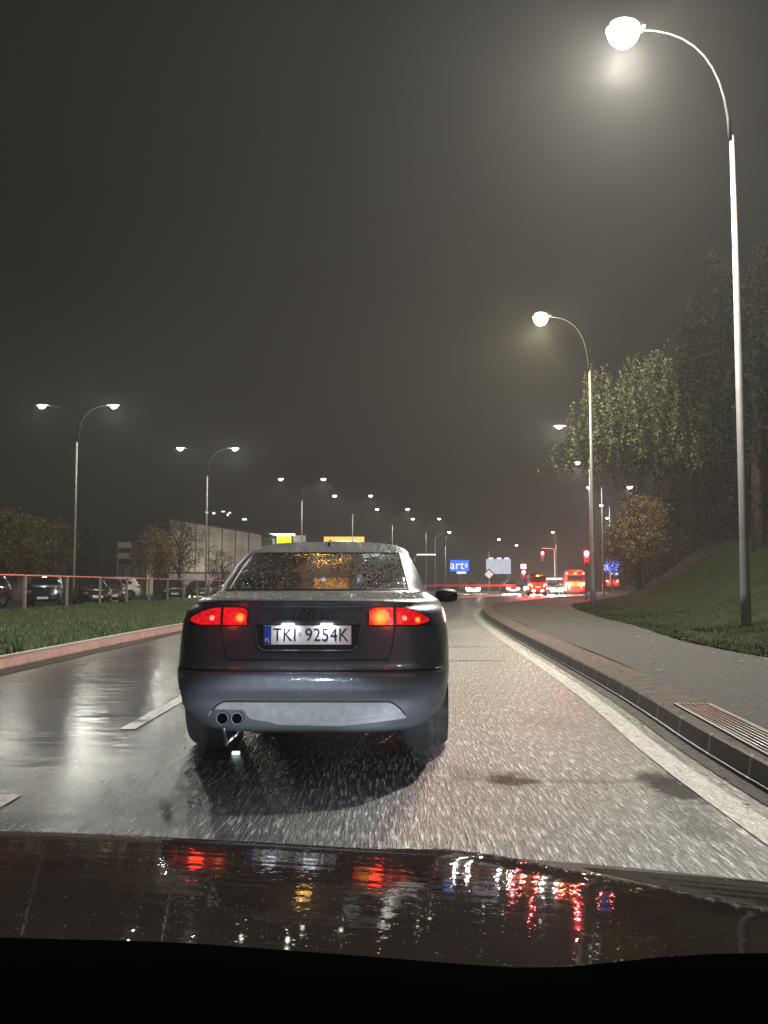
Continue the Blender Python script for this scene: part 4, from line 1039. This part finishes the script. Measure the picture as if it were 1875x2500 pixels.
# ------------------------------------------------------------------ signs and signals
def lit_mat(name, col, s): return simple(name, col, 0.5, var=0.05, emis=col, es=s)
M['bluesign'] = lit_mat('lit_blue_sign', (0.015, 0.10, 0.75), 1.6)
M['whitesign'] = lit_mat('lit_white_sign', (0.72, 0.76, 0.9), 1.3)
M['billb'] = simple('billboard_paper', (0.5, 0.52, 0.62), 0.6, var=0.35, vs=1.3, emis=(0.5, 0.52, 0.62), es=0.8)
M['yellow'] = lit_mat('lit_yellow_sign', (1.0, 0.66, 0.12), 0.8)
def blue_sign(px, py, Y, W, H, label):
    c = aty(px, py, Y)
    t = thing('blue_sign', (c.x, Y, 0), 0, label, 'sign', 'lit blue signs reading art')
    MB().box((0, 0, c.z), (W, 0.2, H), bev=0.03).build('panel', 'bluesign', t)
    shift(text_mesh('art', H * 1.05, 0.02, 1.0), (-W * 0.14, -0.12, c.z + H * 0.02)).build('lettering', 'whitesign', t)
    shift(text_mesh('8', H * 0.55, 0.02, 1.0), (W * 0.36, -0.12, c.z)).build('emblem', 'whitesign', t)
    MB().box((W * 0.1, -0.02, c.z - H * 0.62), (W * 0.5, 0.14, H * 0.18), bev=0.02).build('lower_panel', 'whitesign', t)
    MB().box((0, 0.15, c.z / 2), (0.16, 0.1, c.z)).build('post', 'post', t)
blue_sign(1122, 1381, 130, 2.55, 1.55, 'lit blue sign reading art in white, left of the white billboard')
blue_sign(1496, 1384, 124, 2.0, 1.5, 'lit blue sign reading art in white, over the grass slope on the right')
c = aty(1217, 1383, 150); t = thing('billboard', (c.x, 150, 0), 0, 'pale lit billboard with three lamp boxes along its top edge', 'billboard')
MB().box((0, 0, c.z), (3.9, 0.25, 2.35), rz=0).build('panel', 'billb', t)
for x in (-1.2, 0.1, 1.3): MB().box((x, -0.1, c.z + 1.3), (0.7, 0.3, 0.22)).build('lamp_box', 'whitesign', t)
for x in (-1.5, 1.5): MB().box((x, 0.2, c.z / 2), (0.15, 0.12, c.z)).build('post', 'post', t)
c = aty(1194, 1402, 100); t = thing('priority_sign', (c.x, 100, 0), 0, 'small white diamond road sign on a thin post under the billboard', 'road sign')
d_ = 0.46
MB().prism([(0, 0, c.z - d_ * 1.35), (d_ * 1.35, 0, c.z), (0, 0, c.z + d_ * 1.35), (-d_ * 1.35, 0, c.z)], (0, 0.04, 0)).build('border', 'black', t)
MB().prism([(0, -0.02, c.z - d_), (d_, -0.02, c.z), (0, -0.02, c.z + d_), (-d_, -0.02, c.z)], (0, 0.015, 0)).build('panel', simple('glowing_yellow_white', (0.9, 0.85, 0.7), 0.5, emis=(0.9, 0.85, 0.7), es=0.5), t)  # light thrown back by the sign is set as emission
MB().tube([(0, 0.08, 0), (0, 0.08, c.z + 0.3)], 0.04, 8).build('post', 'pole', t)
RED = (1.0, 0.04, 0.05)
M['redlamp'] = emit('red_signal_lens', (1.0, 0.16, 0.14), 30)
def signal(px, py, Y, label, power, arm=0.0, r=0.15, white=False):
    c = aty(px, py, Y)
    t = thing('traffic_light', (c.x + arm, Y, 0), 0, label, 'traffic light', 'red traffic lights at the junction')
    x = -arm
    MB().box((x, 0, c.z - 0.32), (0.34, 0.24, 1.0), bev=0.04).build('housing', 'black', t)
    lens = MB(); lens.lathe([(-0.14, 0.0), (-0.138, r), (-0.12, r)], (x, 0, c.z), 'Y', 16); lens.build('red_lens', 'redlamp', t)
    for k in (1, 2):
        MB().lathe([(-0.135, 0.0), (-0.13, 0.10), (-0.12, 0.10)], (x, 0, c.z - 0.32 * k), 'Y', 16).build('dark_lens', 'glass', t)
    if white: MB().box((x, 0, c.z + 0.55), (0.5, 0.1, 0.42), bev=0.02).build('sign_plate', 'whitesign', t)
    if arm: MB().tube([(0, 0.2, -0.1), (0, 0.2, c.z + 0.2), (-0.2, 0.2, c.z + 0.5), (x, 0.2, c.z + 0.55)], [0.09, 0.07, 0.06, 0.05], 8).build('mast', 'pole', t)
    else: MB().tube([(x, 0.2, -0.1), (x, 0.2, c.z + 0.3)], 0.055, 8).build('mast', 'pole', t)
    light('signal_light', 'POINT', (x, -0.35, c.z), power, RED, t, 0.08)
signal(1278, 1397, 88, 'red traffic light left of the dark red van with a white plate above it', 800, white=True)
signal(1324, 1350, 104, 'high red traffic light hung from a bent mast arm', 600, arm=1.4)
signal(1431, 1351, 62, 'bright red traffic light with a wide halo beside the yellow lamp pole', 1500, arm=0.0)
c = aty(1352, 1413, 98); t = thing('direction_sign', (c.x, 98, 0), 0, 'narrow white arrow sign on the straight mast left of the minibus', 'road sign')
MB().prism([(-0.9, 0, c.z - 0.1), (0.8, 0, c.z - 0.1), (1.0, 0, c.z), (0.8, 0, c.z + 0.1), (-0.9, 0, c.z + 0.1)], (0, 0.05, 0)).build('panel', 'whitesign', t)
MB().tube([(0.3, 0.1, 0), (0.3, 0.1, c.z + 0.1)], 0.05, 8).build('post', 'pole', t)
c = aty(1030, 1354, 110); t = thing('gantry_sign', (c.x, 110, 0), 0, 'thin white cross arm on a bent post beside the smallest double lamp', 'road sign')
MB().tube([(-0.9, 0, 0), (-0.9, 0, c.z - 0.5), (-0.6, 0, c.z - 0.1), (0.0, 0, c.z)], 0.05, 8).build('post', 'pole', t)
MB().box((0.5, 0, c.z), (2.2, 0.1, 0.14)).build('panel', 'whitesign', t)
# yellow signs above the car roof
c = aty(840, 1322, 128); t = thing('yellow_sign', (c.x, 128, 0), 0, 'wide yellow lit sign with rounded corners above the dark car roof', 'sign')
MB().box((0, 0, c.z - 0.5), (5.4, 0.2, 2.2), bev=0.0).build('frame', 'black', t)
bm_ = MB(); bm_.box((0, -0.12, c.z - 0.35), (5.5, 0.12, 2.0), bev=0.05); bm_.build('panel', 'yellow', t)
MB().box((0.35, -0.21, c.z - 0.55), (2.9, 0.05, 1.25)).build('inset', 'whitesign', t)
shift(text_mesh('art', 1.0, 0.01), (0.4, -0.25, c.z - 0.2)).build('lettering', simple('violet_letters', (0.25, 0.12, 0.2), 0.5), t)
for x in (-2, 2): MB().box((x, 0.2, c.z / 2 - 0.5), (0.2, 0.15, c.z)).build('post', 'post', t)
M['lime'] = emit('lit_lime_panel', (0.85, 0.9, 0.0), 1.3)
c = aty(692, 1323, 120); t = thing('shop_canopy', (c.x, 120, 0), 0, 'lit shop entrance with a lime yellow panel and white canopy left of the roof', 'shop')
MB().box((0.1, 0, c.z - 0.4), (1.75, 0.3, 2.2), rz=0).build('lime_panel', 'lime', t)
MB().box((-0.4, 0.6, c.z + 0.95), (3.6, 1.2, 0.28)).build('canopy', lit_mat('lit_canopy', (0.85, 0.88, 0.86), 1.3), t)
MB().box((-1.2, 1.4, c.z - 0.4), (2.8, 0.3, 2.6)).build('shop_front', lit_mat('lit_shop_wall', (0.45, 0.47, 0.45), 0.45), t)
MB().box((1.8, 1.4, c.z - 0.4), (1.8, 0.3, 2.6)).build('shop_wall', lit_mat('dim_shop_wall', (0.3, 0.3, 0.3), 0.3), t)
for x in (-1.0, 1.15): MB().box((x, 0.1, (c.z + 0.9) / 2), (0.15, 0.15, c.z + 0.9)).build('column', 'black', t)

# ------------------------------------------------------------------ buildings on the left
def brickwall(name, col): return simple(name, col, 0.75, var=0.3, vs=0.9, bs=0.3, bscale=3)
M['hall'] = brickwall('pale_cladding', (0.30, 0.28, 0.25)); M['hall_lo'] = brickwall('plinth', (0.20, 0.19, 0.175)); M['roofing'] = simple('dark_roof', (0.02, 0.02, 0.022), 0.7)
Yh = 112
a = aty(415, 1270, Yh); b_ = aty(620, 1310, Yh)
t = thing('warehouse', (a.x, Yh, 0), 0, 'large pale panelled hall with dark joints behind the second double lamp', 'building')
W = b_.x - a.x + 1.0; z0, z1 = a.z + 0.1, b_.z + 0.2
n = 7
for k in range(n):
    xa, xb = W * k / n, W * (k + 1) / n - 0.12; ha = z0 + (z1 - z0) * k / n; hb_ = z0 + (z1 - z0) * (k + 1) / n
    MB().prism([(xa, 0, 2.6), (xb, 0, 2.6), (xb, 0, hb_), (xa, 0, ha)], (0, 0.3, 0)).build('wall_panel', 'hall', t)
MB().prism([(-0.1, 0.12, 0), (W + 0.1, 0.12, 0), (W + 0.1, 0.12, z1 - 0.05), (-0.1, 0.12, z0 - 0.05)], (0, 24, 0)).build('wall', 'roofing', t)
MB().box((W / 2, 0.0, 1.2), (W, 0.2, 2.4)).build('plinth', 'hall_lo', t)
MB().prism([(-0.3, -0.3, z0), (W + 0.5, -0.3, z1), (W + 0.5, -0.3, z1 + 0.3), (-0.3, -0.3, z0 + 0.3)], (0, 24.6, 0)).build('roof', 'roofing', t)
rl = light('hall_light', 'POINT', (W * 0.35, -5, 3.0), 900, (1.0, 0.93, 0.8), t, 0.2)  # point light standing in front of the hall, without a fixture
c = aty(322, 1360, 104)
t = thing('kiosk', (c.x, 104, 0), 0, 'small pale panelled kiosk with dark uprights left of the orange leaved tree', 'building')
MB().box((0, 1.5, 1.7), (3.3, 3.0, 3.4)).build('wall', 'hall_lo', t)
for x in (-1.65, -0.9, 0.1, 0.9, 1.6): MB().box((x, -0.03, 1.7), (0.12, 0.08, 3.4)).build('upright', 'black', t)
MB().box((0, 1.5, 3.5), (3.6, 3.3, 0.2)).build('roof', 'roofing', t)
c = aty(303, 1342, 100)
t = thing('price_board', (c.x, 100, 0), 0, 'two small pale boards stacked on a post above the kiosk', 'sign')
for dz in (-0.65, 0.5): MB().box((0, 0, c.z + dz), (1.35, 0.1, 0.62)).build('panel', simple('dull_white', (0.42, 0.42, 0.38), 0.6), t)
MB().box((-0.7, 0.06, c.z / 2 + 0.4), (0.1, 0.08, c.z + 1.0)).build('post', 'post', t)
c = aty(-40, 1370, 66)
t = thing('storage_building', (c.x, 66, 0), 0, 'grey wall corner at the left edge behind the first dark car', 'building')
MB().box((0, 2, 2.1), (4.8, 4, 4.2)).build('wall', 'hall_lo', t); MB().box((0, 2, 4.3), (5.1, 4.3, 0.2)).build('roof', 'roofing', t)
c = aty(600, 1290, 165)
t = thing('floodlit_building', (c.x, 165, 0), 0, 'dark building block with a few lit windows rising behind the pale hall', 'building')
MB().box((-2, 4, 6.2), (30, 8, 12.4)).build('wall', simple('dark_wall', (0.035, 0.034, 0.033), 0.8), t)
M['litwin'] = emit('lit_window', (0.95, 0.97, 0.9), 1.6)
rw_ = random.Random(3)
for px, py in ((505, 1251), (522, 1253), (545, 1249), (556, 1257), (561, 1252), (597, 1268), (640, 1310), (652, 1306)):
    q = aty(px, py, 165); MB().box((q.x - c.x, -0.05, q.z), (rw_.uniform(.3, .8), 0.08, rw_.uniform(.2, .45))).build('window', 'litwin', t)

# ------------------------------------------------------------------ trees
def leaf_mat(name, c1, c2, c3):
    m_, nt_, b_ = new_mat(name); oi = nt_.nodes.new('ShaderNodeNewGeometry')
    nt_.links.new(ramp(nt_, oi.outputs['Random Per Island'], [(0.0, c1), (0.5, c2), (1.0, c3)]), b_.inputs['Base Color'])
    b_.inputs['Roughness'].default_value = 0.9; b_.inputs['Specular IOR Level'].default_value = 0.1; return m_
M['leaf_green'] = leaf_mat('willow_leaves', (0.018, 0.025, 0.012), (0.075, 0.090, 0.042), (0.36, 0.37, 0.24))
M['leaf_orange'] = leaf_mat('autumn_leaves', (0.05, 0.034, 0.018), (0.16, 0.11, 0.06), (0.38, 0.29, 0.18))
M['leaf_mixed'] = leaf_mat('turning_leaves', (0.025, 0.03, 0.01), (0.08, 0.075, 0.028), (0.18, 0.10, 0.05))
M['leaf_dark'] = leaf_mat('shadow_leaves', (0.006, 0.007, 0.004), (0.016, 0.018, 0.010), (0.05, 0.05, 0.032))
M['bark'] = simple('bark', (0.05, 0.04, 0.03), 0.9, var=0.4, vs=8, bs=0.6, bscale=20)
def leafs(mb_v, mb_f, p, n, spread, size, r_, droop=0.0):
    for _ in range(n):
        q = Vector(p) + Vector((r_.gauss(0, spread), r_.gauss(0, spread), r_.gauss(0, spread) - droop * r_.random()))
        a = Vector((r_.gauss(0, 1), r_.gauss(0, 1), r_.gauss(0, 1))).normalized() * size * r_.uniform(.6, 1.4)
        b = a.cross(Vector((r_.gauss(0, 1), r_.gauss(0, 1), r_.gauss(0, 1)))).normalized() * size * 0.45
        k = len(mb_v); mb_v += [tuple(q - a), tuple(q - b), tuple(q + a), tuple(q + b)]; mb_f.append((k, k + 1, k + 2, k + 3))
def tree(name, x, y, z, H, W, mat, label, group=None, seed=0, leaf=0.12, nclump=90, per=28, trunk=0.16, cr0=0.30, weep=False, low=0.12):
    r_ = random.Random(seed); t = thing(name, (x, y, z), 0, label, 'tree', group)
    tm = MB(); tips = []
    tm.tube([(0, 0, -0.3), (0.02, 0, H * 0.2), (0.05 * W * 0.3, 0.05, H * 0.45), (0.0, 0.1, H * 0.8)], [trunk, trunk * .8, trunk * .55, trunk * .15], 10)
    for k in range(26 if not weep else 34):
        h0 = H * r_.uniform(cr0 * 0.8 if not weep else 0.45, 0.75); a = r_.uniform(0, 6.283); e = r_.uniform(0.5, 1.0) * W / 2
        h1 = min(H * 0.96, h0 + H * r_.uniform(0.12, 0.35))
        if weep: h1 = min(h1, H * (0.93 - 0.45 * (e / (W / 2)) ** 2))
        mid = (math.cos(a) * e * .5, math.sin(a) * e * .5, (h0 + h1) / 2 + 0.06 * H); end = (math.cos(a) * e, math.sin(a) * e, h1)
        tm.tube([(0, 0, h0), mid, end], [trunk * .4, trunk * .22, trunk * .06], 6, caps=False); tips.append(Vector(end)); tips.append(Vector(mid))
    tm.build('trunk', 'bark', t)
    V, F = [], []
    if weep:
        for k in range(nclump):
            s = r_.choice(tips) + Vector((r_.gauss(0, .5), r_.gauss(0, .5), r_.gauss(0.3, .4))) * W * 0.09
            rr = math.hypot(s.x, s.y); top = H * (1.0 - 0.45 * (rr / (W / 2)) ** 2); s.z = min(s.z, top)
            Ln = r_.uniform(0.15, 0.42) * H; sw = r_.uniform(-.12, .12); zl = H * (low + r_.uniform(-0.10, 0.14))
            for q in range(per):
                f_ = q / per
                if s.z - Ln * f_ < zl: break
                leafs(V, F, (s.x + sw * f_ + 0.12 * math.sin(f_ * 7 + k), s.y + sw * f_, s.z - Ln * f_), 3, 0.045, leaf, r_)
    else:
        for k in range(nclump):
            u = r_.uniform(0, 6.283); cz = r_.uniform(-1, 1); rr = (1 - cz * cz) ** 0.5 * r_.uniform(0.35, 1.0) * (1 + 0.25 * math.sin(3 * u + seed))
            cc = Vector((math.cos(u) * rr * W / 2, math.sin(u) * rr * W / 2, H * (cr0 + (1 - cr0) * (0.5 + 0.5 * cz * 0.95))))
            leafs(V, F, cc, per, W * 0.055, leaf, r_)
    cr = MB(); cr.add(V, F, 0, False); cr.build('crown', mat, t)
    return t
TG = 'trees beyond the parked cars'
def ltree(px, topy, Y, W, mat, label, seed, **kw):
    top = aty(px, topy, Y).z; return tree('broadleaf_tree', xat(px, Y), Y, -0.02, top, W, mat, label, TG, seed, **kw)
ltree(15, 1248, 60, 4.6, 'leaf_mixed', 'bushy green and yellow tree at the left edge of the photo', 1, nclump=150, per=34, leaf=0.11)
ltree(70, 1262, 64, 3.6, 'leaf_mixed', 'green and brown tree second from the left edge', 2, nclump=110, per=30, leaf=0.11)
ltree(135, 1270, 68, 3.6, 'leaf_mixed', 'reddish tree just left of the biggest lamp post', 3, nclump=100, per=30, leaf=0.11)
ltree(215, 1290, 74, 3.2, 'leaf_dark', 'dim tree just right of the biggest lamp post', 4, nclump=90, per=28, leaf=0.11)
ltree(385, 1292, 84, 4.2, 'leaf_orange', 'orange leaved tree left of the pale hall', 5, nclump=130, per=34, leaf=0.11)
ltree(440, 1268, 98, 6.0, 'leaf_mixed', 'brown tree spreading over the left end of the pale hall', 6, nclump=110, per=26, leaf=0.12)
ltree(545, 1345, 100, 3.6, 'leaf_mixed', 'small thin tree in front of the middle of the pale hall', 7, nclump=60, per=22, leaf=0.10, trunk=0.08)
# right bank
def rtree(name, px, topy, Y, W, mat, label, seed, **kw):
    X = xat(px, Y); zb_ = hill_z(X, Y) - 0.1; H = aty(px, topy, Y).z - zb_
    return tree(name, X, Y, zb_, H, W, mat, label, 'trees on the grass slope', seed, **kw)
rtree('willow_tree', 1560, 790, 46, 9.0, 'leaf_green', 'tall weeping tree with hanging green strands behind the yellow glowing lamp', 11, nclump=640, per=40, leaf=0.08, trunk=0.20, weep=True, low=0.52)
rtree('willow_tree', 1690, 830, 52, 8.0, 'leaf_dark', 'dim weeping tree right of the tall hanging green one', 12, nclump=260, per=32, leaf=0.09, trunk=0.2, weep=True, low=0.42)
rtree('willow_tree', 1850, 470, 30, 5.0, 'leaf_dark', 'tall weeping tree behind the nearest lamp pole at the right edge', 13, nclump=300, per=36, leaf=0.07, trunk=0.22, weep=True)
rtree('broadleaf_tree', 1566, 1215, 43, 2.7, 'leaf_orange', 'round brown leafed tree low over the right blue sign', 14, nclump=130, per=34, leaf=0.065, cr0=0.35, trunk=0.09)
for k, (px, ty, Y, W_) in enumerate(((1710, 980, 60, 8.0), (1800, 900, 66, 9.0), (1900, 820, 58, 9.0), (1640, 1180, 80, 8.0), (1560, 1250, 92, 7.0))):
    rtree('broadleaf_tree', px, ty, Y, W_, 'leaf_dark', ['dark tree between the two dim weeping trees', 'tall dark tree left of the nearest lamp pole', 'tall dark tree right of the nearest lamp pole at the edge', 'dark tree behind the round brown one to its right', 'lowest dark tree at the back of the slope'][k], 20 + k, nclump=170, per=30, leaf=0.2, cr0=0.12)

M['litter'] = leaf_mat('fallen_leaf', (0.04, 0.03, 0.02), (0.14, 0.09, 0.05), (0.40, 0.34, 0.26))
V, F = [], []; rl_ = random.Random(12)
for k in range(900):
    y = 4 + 40 * rl_.random() ** 1.5; side = rl_.random()
    if side < 0.62: x = xof(PE, y) - abs(rl_.gauss(0, 0.5)) if rl_.random() < .6 else rl_.uniform(xof(KRo, y) - 0.3, xof(PE, y)); z = 0.168
    elif side < 0.8: x = xof(KR, y) - abs(rl_.gauss(0, .12)) - 0.02; z = 0.016
    else: x = xof(KL, y) + 0.05 + abs(rl_.gauss(0, .15)); z = 0.016
    a = rl_.uniform(0, 6.28); r_ = rl_.uniform(0.012, 0.035); tl_z = rl_.uniform(-.006, .012); k0 = len(V)
    V += [(x + math.cos(a + q) * r_ * (1 if q in (0, 3.14) else 0.5), y + math.sin(a + q) * r_ * (1 if q in (0, 3.14) else 0.5), z + (tl_z if q == 0 else 0)) for q in (0, 1.2, 3.14, 5.0)]; F.append((k0, k0 + 1, k0 + 2, k0 + 3))
lt = MB(); lt.add(V, F, 0, False); tag(lt.build('fallen_leaves', 'litter'), kind='stuff')
# small litter: stud behind the car, its reflected glint painted as emission
p = onz(576, 1839, 0.01)
tag(MB().box((0, 0, 0.012), (0.05, 0.04, 0.02), bev=0.006).build('road_stud', emit('stud_glint', (0.7, 1.0, 0.9), 1.2), loc=(p.x, p.y, 0)), 'tiny pale stud with a painted glint on the wet road behind the exhaust', 'road stud')

# ------------------------------------------------------------------ render settings
sc.view_settings.view_transform = 'Standard'; sc.view_settings.look = 'None'
sc.view_settings.exposure = 0; sc.view_settings.gamma = 1
cy = sc.cycles
cy.max_bounces = 6; cy.diffuse_bounces = 2; cy.glossy_bounces = 3; cy.transmission_bounces = 6; cy.transparent_max_bounces = 10; cy.volume_bounces = 0
cy.sample_clamp_indirect = 3.0; cy.sample_clamp_direct = 0
cy.use_light_tree = True
cy.use_denoising = True
